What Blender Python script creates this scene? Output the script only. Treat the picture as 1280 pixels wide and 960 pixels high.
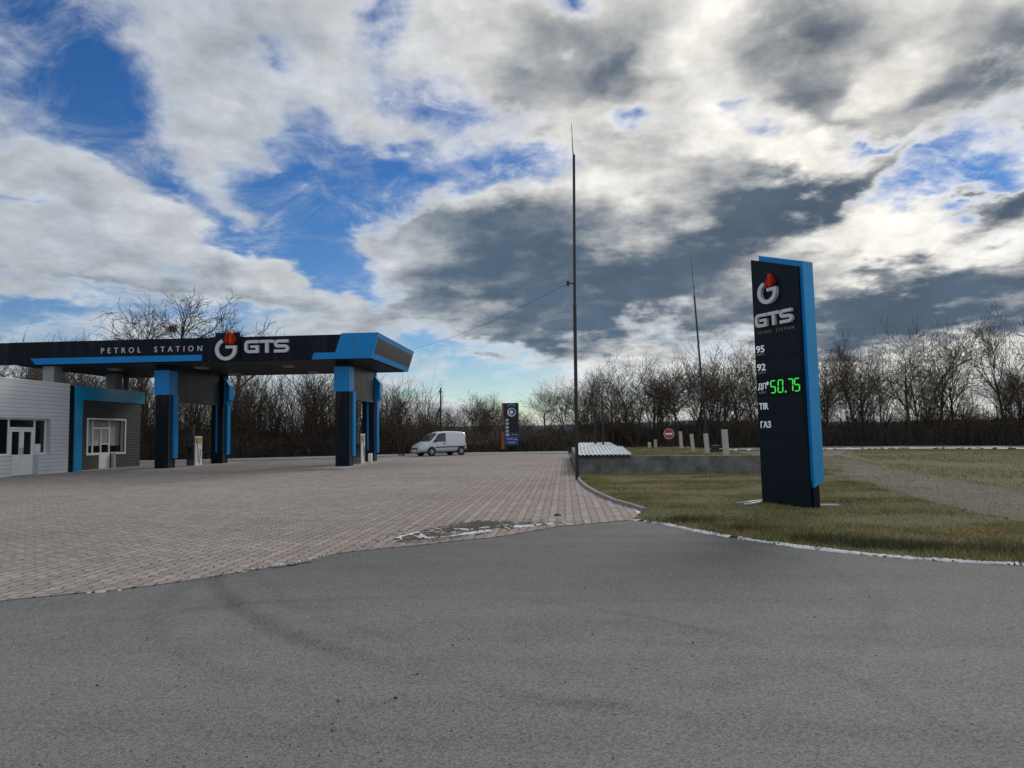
import bpy, bmesh, math, random
import numpy as np
from mathutils import Vector, Matrix

for o in list(bpy.data.objects):
    bpy.data.objects.remove(o)
SC = bpy.context.scene
COL = SC.collection
PI = math.pi
R_ = math.radians

# ------------------------------------------------------------------ camera
cam_d = bpy.data.cameras.new('camera')
cam = bpy.data.objects.new('camera', cam_d)
COL.objects.link(cam)
cam_d.sensor_width = 36.0
cam_d.lens = 900.0 / 1280.0 * 36.0
cam_d.clip_start = 0.1
cam_d.clip_end = 8000.0
rot = Matrix.Rotation(R_(4.1), 4, 'Z') @ Matrix.Rotation(PI / 2 + R_(3.95), 4, 'X') @ Matrix.Rotation(-0.015, 4, 'Z')
cam.matrix_world = Matrix.Translation((0, 0, 1.6)) @ rot
SC.camera = cam

# ------------------------------------------------------------------ exposure
SC.view_settings.view_transform = 'Standard'
SC.view_settings.look = 'None'
SC.view_settings.gamma = 1.0
SC.view_settings.exposure = 0.15
SC.view_settings.use_curve_mapping = False

# ------------------------------------------------------------------ sun
SUN_AZ, SUN_EL = R_(24.0), R_(30.0)
sun_dir = Vector((math.sin(SUN_AZ) * math.cos(SUN_EL), math.cos(SUN_AZ) * math.cos(SUN_EL), math.sin(SUN_EL)))
sl = bpy.data.lights.new('sun', 'SUN')
sl.energy = 1.1
sl.angle = R_(14.0)
sl.color = (1.0, 0.94, 0.84)
sun = bpy.data.objects.new('sun', sl)
COL.objects.link(sun)
sun.rotation_euler = sun_dir.to_track_quat('Z', 'Y').to_euler()


# ------------------------------------------------------------------ node helper
class N:
    def __init__(s, tree):
        s.t = tree
        s.n = tree.nodes
        s.l = tree.links

    def new(s, typ, **kw):
        nd = s.n.new(typ)
        for k, v in kw.items():
            setattr(nd, k, v)
        return nd

    def put(s, sock, v):
        if isinstance(v, bpy.types.NodeSocket):
            s.l.new(v, sock)
        elif v is not None:
            if sock.type == 'RGBA' and len(v) == 3:
                v = (*v, 1.0)
            sock.default_value = v

    def math(s, op, a, b=None, c=None, clamp=False):
        nd = s.new('ShaderNodeMath', operation=op, use_clamp=clamp)
        s.put(nd.inputs[0], a)
        if b is not None:
            s.put(nd.inputs[1], b)
        if c is not None:
            s.put(nd.inputs[2], c)
        return nd.outputs[0]

    def vmath(s, op, a, b=None):
        nd = s.new('ShaderNodeVectorMath', operation=op)
        s.put(nd.inputs[0], a)
        if b is not None:
            if op == 'SCALE':
                s.put(nd.inputs[3], b)
            else:
                s.put(nd.inputs[1], b)
        return nd.outputs['Value'] if op in ('LENGTH', 'DISTANCE', 'DOT_PRODUCT') else nd.outputs[0]

    def noise(s, vec, scale, detail=4.0, rough=0.5, dist=0.0, out='Fac'):
        nd = s.new('ShaderNodeTexNoise')
        s.put(nd.inputs['Vector'], vec)
        nd.inputs['Scale'].default_value = scale
        nd.inputs['Detail'].default_value = detail
        nd.inputs['Roughness'].default_value = rough
        nd.inputs['Distortion'].default_value = dist
        return nd.outputs[out]

    def mix(s, fac, a, b, blend='MIX'):
        nd = s.new('ShaderNodeMix', data_type='RGBA', blend_type=blend)
        s.put(nd.inputs[0], fac)
        s.put(nd.inputs[6], a)
        s.put(nd.inputs[7], b)
        return nd.outputs[2]

    def ramp(s, fac, lo, hi, smooth=True, a=0.0, b=1.0):
        nd = s.new('ShaderNodeMapRange', interpolation_type='SMOOTHSTEP' if smooth else 'LINEAR', clamp=True)
        s.put(nd.inputs[0], fac)
        s.put(nd.inputs[1], lo)
        s.put(nd.inputs[2], hi)
        s.put(nd.inputs[3], a)
        s.put(nd.inputs[4], b)
        return nd.outputs[0]

    def sep(s, v):
        nd = s.new('ShaderNodeSeparateXYZ')
        s.put(nd.inputs[0], v)
        return nd.outputs

    def comb(s, x=0.0, y=0.0, z=0.0):
        nd = s.new('ShaderNodeCombineXYZ')
        s.put(nd.inputs[0], x)
        s.put(nd.inputs[1], y)
        s.put(nd.inputs[2], z)
        return nd.outputs[0]


# ------------------------------------------------------------------ sky
world = bpy.data.worlds.new('World')
SC.world = world
world.use_nodes = True
wt = N(world.node_tree)
wt.n.clear()
sky = wt.new('ShaderNodeTexSky', sky_type='NISHITA')
sky.sun_disc = False
sky.sun_elevation = SUN_EL
sky.sun_rotation = SUN_AZ
sky.air_density = 1.0
sky.dust_density = 0.0
sky.ozone_density = 3.0
skyhs = wt.new('ShaderNodeHueSaturation')
skyhs.inputs['Saturation'].default_value = 1.32
skyhs.inputs['Hue'].default_value = 0.512
wt.l.new(sky.outputs[0], skyhs.inputs['Color'])
bg_sky = wt.new('ShaderNodeBackground')
bg_sky.inputs[1].default_value = 0.070
wt.l.new(skyhs.outputs[0], bg_sky.inputs[0])

tc = wt.new('ShaderNodeTexCoord')
d = tc.outputs['Generated']
dx, dy, dz = wt.sep(d)
az = wt.math('ARCTAN2', dx, dy)
el = wt.math('ARCSINE', dz)
# cloud deck seen in perspective
den = wt.math('ADD', wt.math('MAXIMUM', dz, 0.0), 0.22)
q = wt.comb(wt.math('DIVIDE', dx, den), wt.math('DIVIDE', dy, den), 0.0)
warp = wt.noise(q, 2.2, 4.0, 0.55, out='Color')
warp2 = wt.noise(q, 7.0, 5.0, 0.6, out='Color')
w0 = wt.vmath('SUBTRACT', warp, (0.5, 0.5, 0.5))
w1 = wt.vmath('SUBTRACT', warp2, (0.5, 0.5, 0.5))
ae = wt.comb(az, el, 0.0)
ae = wt.vmath('ADD', ae, wt.vmath('SCALE', w0, 0.20))
ae = wt.vmath('ADD', ae, wt.vmath('SCALE', w1, 0.10))
sx, sy, sz = wt.sep(ae)
ae = wt.comb(sx, sy, 0.0)


def blob_sum(blobs, start):
    acc = start
    for (a, e, ra, re, rt, amp) in blobs:
        mp = wt.new('ShaderNodeMapping', vector_type='TEXTURE')
        wt.l.new(ae, mp.inputs['Vector'])
        mp.inputs['Location'].default_value = (R_(a), R_(e), 0)
        mp.inputs['Rotation'].default_value = (0, 0, R_(rt))
        mp.inputs['Scale'].default_value = (R_(ra), R_(re), 1)
        gr = wt.new('ShaderNodeTexGradient', gradient_type='SPHERICAL')
        wt.l.new(mp.outputs[0], gr.inputs[0])
        acc = wt.math('MULTIPLY_ADD', gr.outputs['Fac'], amp, acc)
    return acc


# open blue sky between the clouds (azimuth, elevation, radii, rotation, weight), degrees
HOLES = [(-37.6, 27.0, 13.8, 4.9, -10, -1.0), (-33.1, 23.2, 13.2, 3.7, -30, -0.9), (-38.8, 21.6, 7.0, 3.0, 0, -0.6), (-19.1, 21.1, 8.5, 4.4, 5, -1.15), (-14.8, 19.6, 7.2, 3.6, 20, -0.9), (-22.1, 18.8, 4.1, 4.7, 0, -0.7), (-25.5, 14.8, 4.7, 2.4, -10, -1.2), (-20.0, 15.5, 3.3, 4.8, 30, -1.15), (-17.6, 12.9, 6.1, 2.6, -20, -1.1), (-21.9, 27.4, 2.8, 3.9, -30, -1.0), (-14.1, 30.9, 4.5, 3.4, 60, -1.1), (-7.1, 21.5, 9.7, 3.3, 0, -0.9), (-8.0, 26.3, 10.0, 3.8, 0, -0.75), (-28.9, 18.4, 8.4, 2.5, -35, -0.95), (-37.1, 8.1, 17.1, 2.7, 3, -1.15), (-34.8, 10.8, 8.2, 1.4, -8, -1.0), (-39.1, 15.6, 5.6, 1.5, -5, -0.75), (-8.5, 5.3, 9.5, 3.8, 0, -1.1), (-5.4, 2.7, 14.0, 3.8, 0, -0.6), (-23.8, 8.5, 7.2, 2.0, 0, -0.6), (26.7, 17.3, 5.1, 2.5, 15, -1.5), (31.9, 16.2, 3.5, 2.5, 20, 1.0), (6.2, 23.3, 3.3, 1.9, 0, -1.0), (13.4, 24.2, 2.5, 2.3, 0, -0.95), (16.5, 21.9, 3.1, 1.8, 0, -0.85), (2.0, 31.2, 4.2, 2.5, 20, -1.1), (24.3, 20.2, 4.3, 1.0, 0, -1.0), (-2.5, 22.1, 4.8, 5.4, 0, -0.6), (-35.1, 4.4, 21.8, 3.3, 0, -0.5), (12.5, 16.2, 20.9, 9.5, 0, 0.7), (-5.3, 12.8, 13.8, 6.3, 0, 0.7), (4.2, 28.1, 15.0, 6.3, 0, 0.7), (24.1, 25.7, 17.3, 6.3, 0, 0.7), (-25.1, 27.6, 8.2, 4.9, 0, 0.45), (-34.0, 16.9, 12.9, 3.8, -25, 0.65), (-23.2, 12.4, 19.7, 2.4, -22, 0.6), (-26.2, 20.6, 6.2, 6.2, 0, 0.5), (25.7, 8.5, 16.5, 5.0, 0, 0.7), (-27.7, 9.8, 16.3, 1.7, 0, 0.4), (-7.0, 29.0, 5.2, 3.5, 30, 0.4)]
# grey cloud bodies
DARKS = [(4.8, 27.3, 13.9, 4.6, 12, 0.95), (19.4, 27.9, 8.0, 4.8, -10, 0.95), (31.1, 22.3, 8.9, 7.0, 20, 0.95), (20.0, 17.0, 8.5, 3.1, 8, 1.1), (11.2, 15.1, 15.7, 3.9, 14, 1.1), (-5.9, 13.1, 12.6, 4.4, 8, 1.1), (7.4, 10.5, 21.1, 4.3, 0, 1.05), (27.3, 10.0, 15.2, 2.7, 4, 1.15), (25.7, 7.5, 18.8, 2.8, 3, 1.15), (31.7, 16.3, 5.6, 2.8, 20, 1.2), (-9.7, 17.2, 9.3, 2.6, 5, 0.8), (5.2, 21.4, 9.6, 3.0, 0, 0.55), (-3.7, 29.0, 10.4, 3.5, 20, 0.5), (-37.3, 18.2, 7.8, 2.6, -20, 0.3), (-34.9, 12.3, 13.0, 2.7, -12, 0.32), (-23.4, 29.1, 7.6, 2.7, 0, 0.35), (-23.2, 10.5, 17.9, 2.2, -5, 0.3), (2.3, 7.3, 14.5, 3.2, 0, 1.0), (-3.9, 15.9, 7.5, 3.7, 0, 0.4), (22.4, 22.5, 7.6, 2.7, -30, 0.6), (16.4, 24.6, 5.0, 2.2, 0, 0.4), (11.4, 19.5, 7.1, 1.8, 5, 0.35), (19.0, 20.7, 13.5, 2.2, -3, -0.7), (24.6, 15.0, 6.6, 3.3, 25, -0.8), (-0.5, 23.2, 7.8, 5.4, 0, -0.5), (27.9, 12.9, 8.6, 2.1, 0, -0.65), (11.1, 28.9, 3.3, 6.1, -40, -0.7), (25.6, 24.8, 3.6, 3.6, 0, -0.6), (-6.5, 18.3, 4.3, 1.8, 0, -0.35), (23.0, 3.7, 18.1, 2.3, 0, -0.7), (-25.0, 14.6, 14.6, 2.3, -25, -0.4), (1.0, 3.5, 12.7, 1.9, 0, -0.5), (-14.2, 17.9, 5.5, 1.5, 20, -0.4)]
n_big = wt.noise(q, 2.6, 9.0, 0.60)
qs = wt.vmath('ADD', q, (sun_dir.x * 0.09, sun_dir.y * 0.09, 0.0))
n_big_s = wt.noise(qs, 2.6, 5.0, 0.55)
qd = wt.comb(dx, dy, wt.math('MULTIPLY', dz, 1.7))
n_fine = wt.noise(qd, 9.0, 9.0, 0.62, 0.2)
n_bil = wt.math('ABSOLUTE', wt.math('MULTIPLY_ADD', wt.noise(qd, 6.5, 7.0, 0.58), 2.0, -1.0))
cov = wt.math('MULTIPLY_ADD', wt.math('SUBTRACT', n_big, 0.5), 1.7, 0.56)
cov = wt.math('MULTIPLY_ADD', wt.math('SUBTRACT', n_fine, 0.5), 2.0, cov)
cov = blob_sum(HOLES, cov)
wisp = wt.ramp(wt.noise(q, 4.5, 10.0, 0.70, 0.6), 0.42, 0.74)
alpha = wt.math('MAXIMUM', wt.ramp(cov, -0.55, 0.72), wt.math('MULTIPLY', wisp, wt.ramp(cov, -1.15, -0.1, True, 0.18, 0.75)))
dark = wt.math('MULTIPLY_ADD', wt.math('SUBTRACT', n_big, 0.5), 0.8, 0.30)
dark = wt.math('MULTIPLY_ADD', wt.math('SUBTRACT', n_fine, 0.5), 0.50, dark)
dark = wt.math('MULTIPLY_ADD', n_bil, -0.30, dark)
dark = blob_sum(DARKS, dark)
relief = wt.math('MULTIPLY', wt.math('SUBTRACT', n_big, n_big_s), 1.2)
dark = wt.math('ADD', dark, relief)
dark = wt.math('MULTIPLY', wt.ramp(dark, -0.28, 1.42, True), wt.ramp(cov, 0.05, 0.75))
# how near the veiled sun: clouds glow warmer and brighter there
sd = wt.vmath('DOT_PRODUCT', d, tuple(sun_dir))
glow = wt.ramp(sd, 0.72, 1.0)
white = wt.mix(glow, (0.64, 0.675, 0.71), (1.04, 1.005, 0.93))
grey = wt.mix(glow, (0.085, 0.132, 0.195), (0.082, 0.115, 0.160))
cc = wt.mix(dark, white, grey)
# small billows catching the light
puff = wt.noise(qd, 15.0, 8.0, 0.60, 0.4)
bil2 = wt.math('ABSOLUTE', wt.math('MULTIPLY_ADD', wt.noise(qd, 11.0, 6.0, 0.55), 2.0, -1.0))
k_p = wt.math('MULTIPLY_ADD', wt.math('SUBTRACT', puff, 0.5), 0.85, 0.93)
k_p = wt.math('MULTIPLY_ADD', wt.math('SUBTRACT', bil2, 0.25), 0.40, k_p)
k_d = wt.math('MULTIPLY_ADD', wt.math('SUBTRACT', n_fine, 0.5), 0.9, 1.0)
k_p = wt.mix(dark, wt.comb(k_p, k_p, k_p), wt.comb(k_d, k_d, k_d))
cc = wt.vmath('MULTIPLY', cc, k_p)
bg_cl = wt.new('ShaderNodeBackground')
bg_cl.inputs[1].default_value = 1.0
wt.l.new(cc, bg_cl.inputs[0])
mx = wt.new('ShaderNodeMixShader')
wt.l.new(alpha, mx.inputs[0])
wt.l.new(bg_sky.outputs[0], mx.inputs[1])
wt.l.new(bg_cl.outputs[0], mx.inputs[2])
wo = wt.new('ShaderNodeOutputWorld')
wt.l.new(mx.outputs[0], wo.inputs[0])

# ------------------------------------------------------------------ materials
MATS = {}


def mat(name, col, rough=0.6, var=0.0, vscale=3.0, bump=0.0, bscale=40.0, metal=0.0, spec=0.5, emit=None, estr=0.0, coat=0.0, island=0.0):
    if name in MATS:
        return MATS[name]
    m = bpy.data.materials.new(name)
    m.use_nodes = True
    t = N(m.node_tree)
    b = m.node_tree.nodes['Principled BSDF']
    b.inputs['Roughness'].default_value = rough
    b.inputs['Metallic'].default_value = metal
    b.inputs['Specular IOR Level'].default_value = spec
    b.inputs['Coat Weight'].default_value = coat
    co = t.new('ShaderNodeTexCoord').outputs['Object']
    c = (*col, 1.0)
    if var > 0:
        f = t.noise(co, vscale, 6.0, 0.6)
        f = t.ramp(f, 0.25, 0.75, False)
        c = t.mix(f, tuple(x * (1 - var) for x in col), tuple(min(1, x * (1 + var)) for x in col))
    if island > 0:
        ge = t.new('ShaderNodeNewGeometry').outputs['Random Per Island']
        k = t.ramp(ge, 0.0, 1.0, False, 1 - island, 1 + island)
        kk = t.comb(k, k, k)
        c = t.mix(1.0, c, kk, 'MULTIPLY')
    t.put(b.inputs['Base Color'], c)
    if bump > 0:
        bp = t.new('ShaderNodeBump')
        bp.inputs['Strength'].default_value = bump
        bp.inputs['Distance'].default_value = 0.01
        t.l.new(t.noise(co, bscale, 5.0, 0.6), bp.inputs['Height'])
        t.l.new(bp.outputs[0], b.inputs['Normal'])
    if emit:
        b.inputs['Emission Color'].default_value = (*emit, 1)
        b.inputs['Emission Strength'].default_value = estr
    MATS[name] = m
    return m


NAVY = mat('navy_cladding', (0.004, 0.010, 0.019), 0.45, 0.12, 0.8, spec=0.12)
NAVY2 = mat('navy_panel', (0.005, 0.012, 0.021), 0.4, 0.1, 0.8, spec=0.13)
NAVY_SIDE = mat('slate_cladding', (0.022, 0.030, 0.038), 0.4, 0.1, 0.8, spec=0.25)
BLUE = mat('blue_cladding', (0.004, 0.255, 0.66), 0.35, 0.08, 0.7, spec=0.2)
BLUE_D = mat('blue_panel', (0.004, 0.235, 0.66), 0.4, 0.08, 0.7, spec=0.2)
SOFFIT = mat('soffit_sheet', (0.030, 0.031, 0.034), 0.5, 0.12, 1.0, spec=0.2)
BEAMG = mat('grey_composite', (0.032, 0.036, 0.042), 0.4, 0.1, 0.7, spec=0.25)
SILVER = mat('silver_letter', (0.62, 0.64, 0.68), 0.4, 0.05)
RED = mat('flame_red', (0.56, 0.042, 0.010), 0.5, 0.1, spec=0.15)
RED_D = mat('flame_dark_red', (0.34, 0.018, 0.008), 0.5, 0.1, spec=0.15)
ORANGE = mat('orange_paint', (0.26, 0.07, 0.03), 0.5, 0.15)
WHITEP = mat('white_plastic', (0.78, 0.79, 0.80), 0.35, 0.04)
WHITEPAINT = mat('white_paint', (0.84, 0.85, 0.86), 0.5, 0.06)
GLASS = mat('dark_window_glass', (0.012, 0.014, 0.018), 0.06, 0.0, spec=0.7)
BLIND = mat('window_blind', (0.35, 0.35, 0.36), 0.6, 0.08)
DARKIN = mat('dark_interior', (0.012, 0.012, 0.014), 0.6)
CONC = mat('old_concrete', (0.165, 0.160, 0.155), 0.9, 0.65, 2.2, 0.5, 25)
CONC_L = mat('pale_concrete', (0.34, 0.33, 0.315), 0.9, 0.18, 4.0, 0.4, 30)
KERB = mat('kerb_concrete', (0.24, 0.235, 0.225), 0.9, 0.25, 3.0, 0.4, 30)
SNOW = mat('snow_crust', (0.70, 0.71, 0.72), 0.8, 0.22, 9.0, 0.5, 30)
STEEL_D = mat('dark_steel', (0.018, 0.018, 0.022), 0.45, 0.2)
STEEL = mat('grey_steel', (0.28, 0.29, 0.30), 0.4, 0.1)
RUBBER = mat('black_rubber', (0.012, 0.012, 0.013), 0.7)
PUMP_G = mat('pump_grey', (0.06, 0.065, 0.075), 0.4, 0.1)
POSTW = mat('weathered_white_post', (0.52, 0.48, 0.45), 0.8, 0.15, 6.0, 0.3, 30)
SLATE = mat('corrugated_sheet', (0.62, 0.65, 0.66), 0.7, 0.22, 3.0, 0.2, 30)
SIGNRED = mat('sign_red', (0.52, 0.05, 0.04), 0.5, 0.05)
SIGNBLUE = mat('sign_blue', (0.025, 0.075, 0.24), 0.45, 0.1)
SIGNNAVY = mat('sign_navy', (0.010, 0.014, 0.04), 0.45, 0.1)
TEXTW = mat('white_letter', (0.72, 0.74, 0.80), 0.45, emit=(0.75, 0.8, 0.95), estr=0.18)
LEDG = mat('green_led', (0.02, 0.30, 0.05), 0.4, emit=(0.04, 1.0, 0.10), estr=0.62)
LAMP = mat('lamp_diffuser', (0.45, 0.46, 0.48), 0.3)
BARK = mat('tree_bark', (0.060, 0.048, 0.039), 0.9, 0.35, 4.0)
TWIG = mat('bare_twigs', (0.100, 0.074, 0.056), 0.9, 0.3, 1.0)
BRUSH = mat('dry_brush', (0.100, 0.079, 0.060), 0.95, 0.5, 0.35, island=0.6)
MISTLE = mat('dark_evergreen_leaf', (0.030, 0.035, 0.015), 0.8, 0.3)
BLADE = mat('grass_blades', (0.190, 0.198, 0.062), 0.8, 0.45, 1.5, island=0.65)
STONE = mat('small_stone', (0.055, 0.052, 0.05), 0.9, 0.4, 20.0)
CARPAINT = mat('silver_car_paint', (0.68, 0.70, 0.73), 0.28, 0.02, metal=0.25, coat=0.6)
TRIM = mat('black_trim', (0.02, 0.02, 0.022), 0.5)
CARGLASS = mat('tinted_car_glass', (0.025, 0.035, 0.045), 0.05, spec=0.8)
HEADL = mat('headlight_glass', (0.55, 0.57, 0.60), 0.1, spec=0.8)
TAILR = mat('tail_light_red', (0.35, 0.02, 0.02), 0.2)
AMBER = mat('amber_display', (0.50, 0.36, 0.16), 0.4, 0.1)
PIPEB = mat('pale_blue_pipe', (0.38, 0.52, 0.58), 0.4)
HILLM = mat('hazy_woodland', (0.060, 0.085, 0.120), 1.0, 0.25, 0.02)  # bluish cast of the distance haze put into the woodland colour


def siding(name, col, pitch, var=0.08, rough=0.45):
    m = mat(name, col, rough, var, 0.7)
    t = N(m.node_tree)
    b = m.node_tree.nodes['Principled BSDF']
    co = t.new('ShaderNodeTexCoord').outputs['Object']
    z = t.sep(co)[2]
    f = t.math('FRACT', t.math('DIVIDE', z, pitch))
    groove = t.ramp(f, 0.86, 0.93)
    src = b.inputs['Base Color'].links[0].from_socket
    c = t.mix(groove, src, tuple(x * 0.5 for x in col))
    t.put(b.inputs['Base Color'], c)
    bp = t.new('ShaderNodeBump')
    bp.inputs['Strength'].default_value = 0.6
    bp.inputs['Distance'].default_value = 0.02
    t.l.new(t.math('SUBTRACT', 1.0, groove), bp.inputs['Height'])
    t.l.new(bp.outputs[0], b.inputs['Normal'])
    return m


def seams(m, sx_, sz_, k=0.45):
    t = N(m.node_tree)
    b = m.node_tree.nodes['Principled BSDF']
    co = t.new('ShaderNodeTexCoord').outputs['Object']
    X, Y, Z = t.sep(co)
    lines = None
    for v, st in ((X, sx_), (Y, sx_), (Z, sz_)):
        if not st:
            continue
        f = t.math('ABSOLUTE', t.math('SUBTRACT', t.math('FRACT', t.math('DIVIDE', t.math('ADD', v, 0.37), st)), 0.5))
        g_ = t.ramp(f, 0.5 - 0.012 / st, 0.5)
        lines = g_ if lines is None else t.math('MAXIMUM', lines, g_)
    src = b.inputs['Base Color'].links[0].from_socket
    dirt = t.ramp(t.noise(t.vmath('MULTIPLY', co, (2.5, 2.5, 0.35)), 1.0, 6.0, 0.6), 0.45, 0.8, True, 0.0, 0.25)
    c = t.mix(dirt, src, (0.10, 0.10, 0.10))
    t.put(b.inputs['Base Color'], t.mix(t.math('MULTIPLY', lines, k), c, (0.002, 0.002, 0.003)))


seams(NAVY, 1.22, 1.9)
seams(BLUE, 1.22, 0.0)
seams(BLUE_D, 0.0, 1.55)
seams(SOFFIT, 0.6, 0.0)
SIDE_W = siding('white_siding', (0.70, 0.72, 0.76), 0.185)
SIDE_G = siding('grey_siding', (0.040, 0.050, 0.050), 0.155)


def two_tone(m, c2, scale, lo, hi):
    t = N(m.node_tree)
    b = m.node_tree.nodes['Principled BSDF']
    co = t.new('ShaderNodeTexCoord').outputs['Object']
    f = t.ramp(t.noise(co, scale, 5.0, 0.6), lo, hi)
    src = b.inputs['Base Color'].links[0].from_socket
    ge = t.new('ShaderNodeNewGeometry').outputs['Random Per Island']
    k = t.ramp(ge, 0.0, 1.0, False, 0.55, 1.45)
    t.put(b.inputs['Base Color'], t.mix(f, src, t.vmath('SCALE', c2, k)))


two_tone(BLADE, (0.36, 0.275, 0.115), 1.1, 0.40, 0.62)


def asphalt_mat():
    m = mat('asphalt', (0.15, 0.15, 0.15), 0.82)
    t = N(m.node_tree)
    b = m.node_tree.nodes['Principled BSDF']
    co = t.new('ShaderNodeTexCoord').outputs['Object']
    fine = t.noise(co, 95.0, 6.0, 0.75)
    vor = t.new('ShaderNodeTexVoronoi')
    t.l.new(co, vor.inputs['Vector'])
    vor.inputs['Scale'].default_value = 85.0
    agg = vor.outputs['Color']
    ag = t.sep(agg)[0]
    mid = t.noise(co, 1.4, 6.0, 0.6)
    big = t.noise(co, 0.22, 4.0, 0.55)
    stretch = t.new('ShaderNodeMapping')
    t.l.new(co, stretch.inputs[0])
    stretch.inputs['Rotation'].default_value = (0, 0, R_(33))
    stretch.inputs['Scale'].default_value = (0.16, 1.7, 1)
    streak = t.noise(stretch.outputs[0], 1.0, 5.0, 0.6)
    v = t.math('MULTIPLY_ADD', t.math('SUBTRACT', fine, 0.5), 1.15, 1.0)
    v = t.math('MULTIPLY_ADD', t.math('SUBTRACT', ag, 0.5), 0.75, v)
    v = t.math('MULTIPLY_ADD', t.math('SUBTRACT', mid, 0.5), 0.35, v)
    v = t.math('MULTIPLY_ADD', t.math('SUBTRACT', big, 0.5), 0.7, v)
    v = t.math('MULTIPLY_ADD', t.math('SUBTRACT', streak, 0.5), 0.5, v)
    # worn wheel tracks sweeping from the forecourt to the right
    wob = t.vmath('SCALE', t.vmath('SUBTRACT', t.noise(co, 0.7, 3.0, 0.5, out='Color'), (0.5, 0.5, 0.5)), 0.3)
    p2 = t.vmath('ADD', co, wob)
    px_, py_, _ = t.sep(p2)
    for cx_, cy_, r0, wdt, amt in ((2.8, 11.6, 7.65, 0.18, 0.30), (2.8, 11.6, 7.2, 0.12, 0.10), (-1.6, 3.5, 3.7, 0.12, 0.16), (-0.55, 8.0, 3.57, 0.22, 0.12), (2.8, 11.6, 5.9, 0.25, 0.08)):
        rr = t.vmath('DISTANCE', t.comb(px_, py_, 0.0), (cx_, cy_, 0.0))
        dd = t.math('ABSOLUTE', t.math('SUBTRACT', rr, r0))
        k = t.ramp(dd, 0.0, wdt, True, amt, 0.0)
        k = t.math('MULTIPLY', k, t.ramp(t.noise(co, 0.45, 3.0), 0.36, 0.58))
        v = t.math('SUBTRACT', v, k)
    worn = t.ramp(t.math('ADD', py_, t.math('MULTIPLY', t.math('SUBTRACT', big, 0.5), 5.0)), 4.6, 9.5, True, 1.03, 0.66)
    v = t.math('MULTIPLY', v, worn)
    col = t.vmath('SCALE', (0.228, 0.224, 0.219), v)
    specks = t.ramp(t.noise(co, 60.0, 2.0, 0.5), 0.71, 0.75)
    col = t.mix(t.math('MULTIPLY', specks, 0.6), col, (0.03, 0.03, 0.03))
    t.put(b.inputs['Base Color'], col)
    bp = t.new('ShaderNodeBump')
    bp.inputs['Strength'].default_value = 0.9
    bp.inputs['Distance'].default_value = 0.014
    t.l.new(t.math('ADD', fine, t.math('MULTIPLY', ag, 0.6)), bp.inputs['Height'])
    t.l.new(bp.outputs[0], b.inputs['Normal'])
    return m


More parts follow.
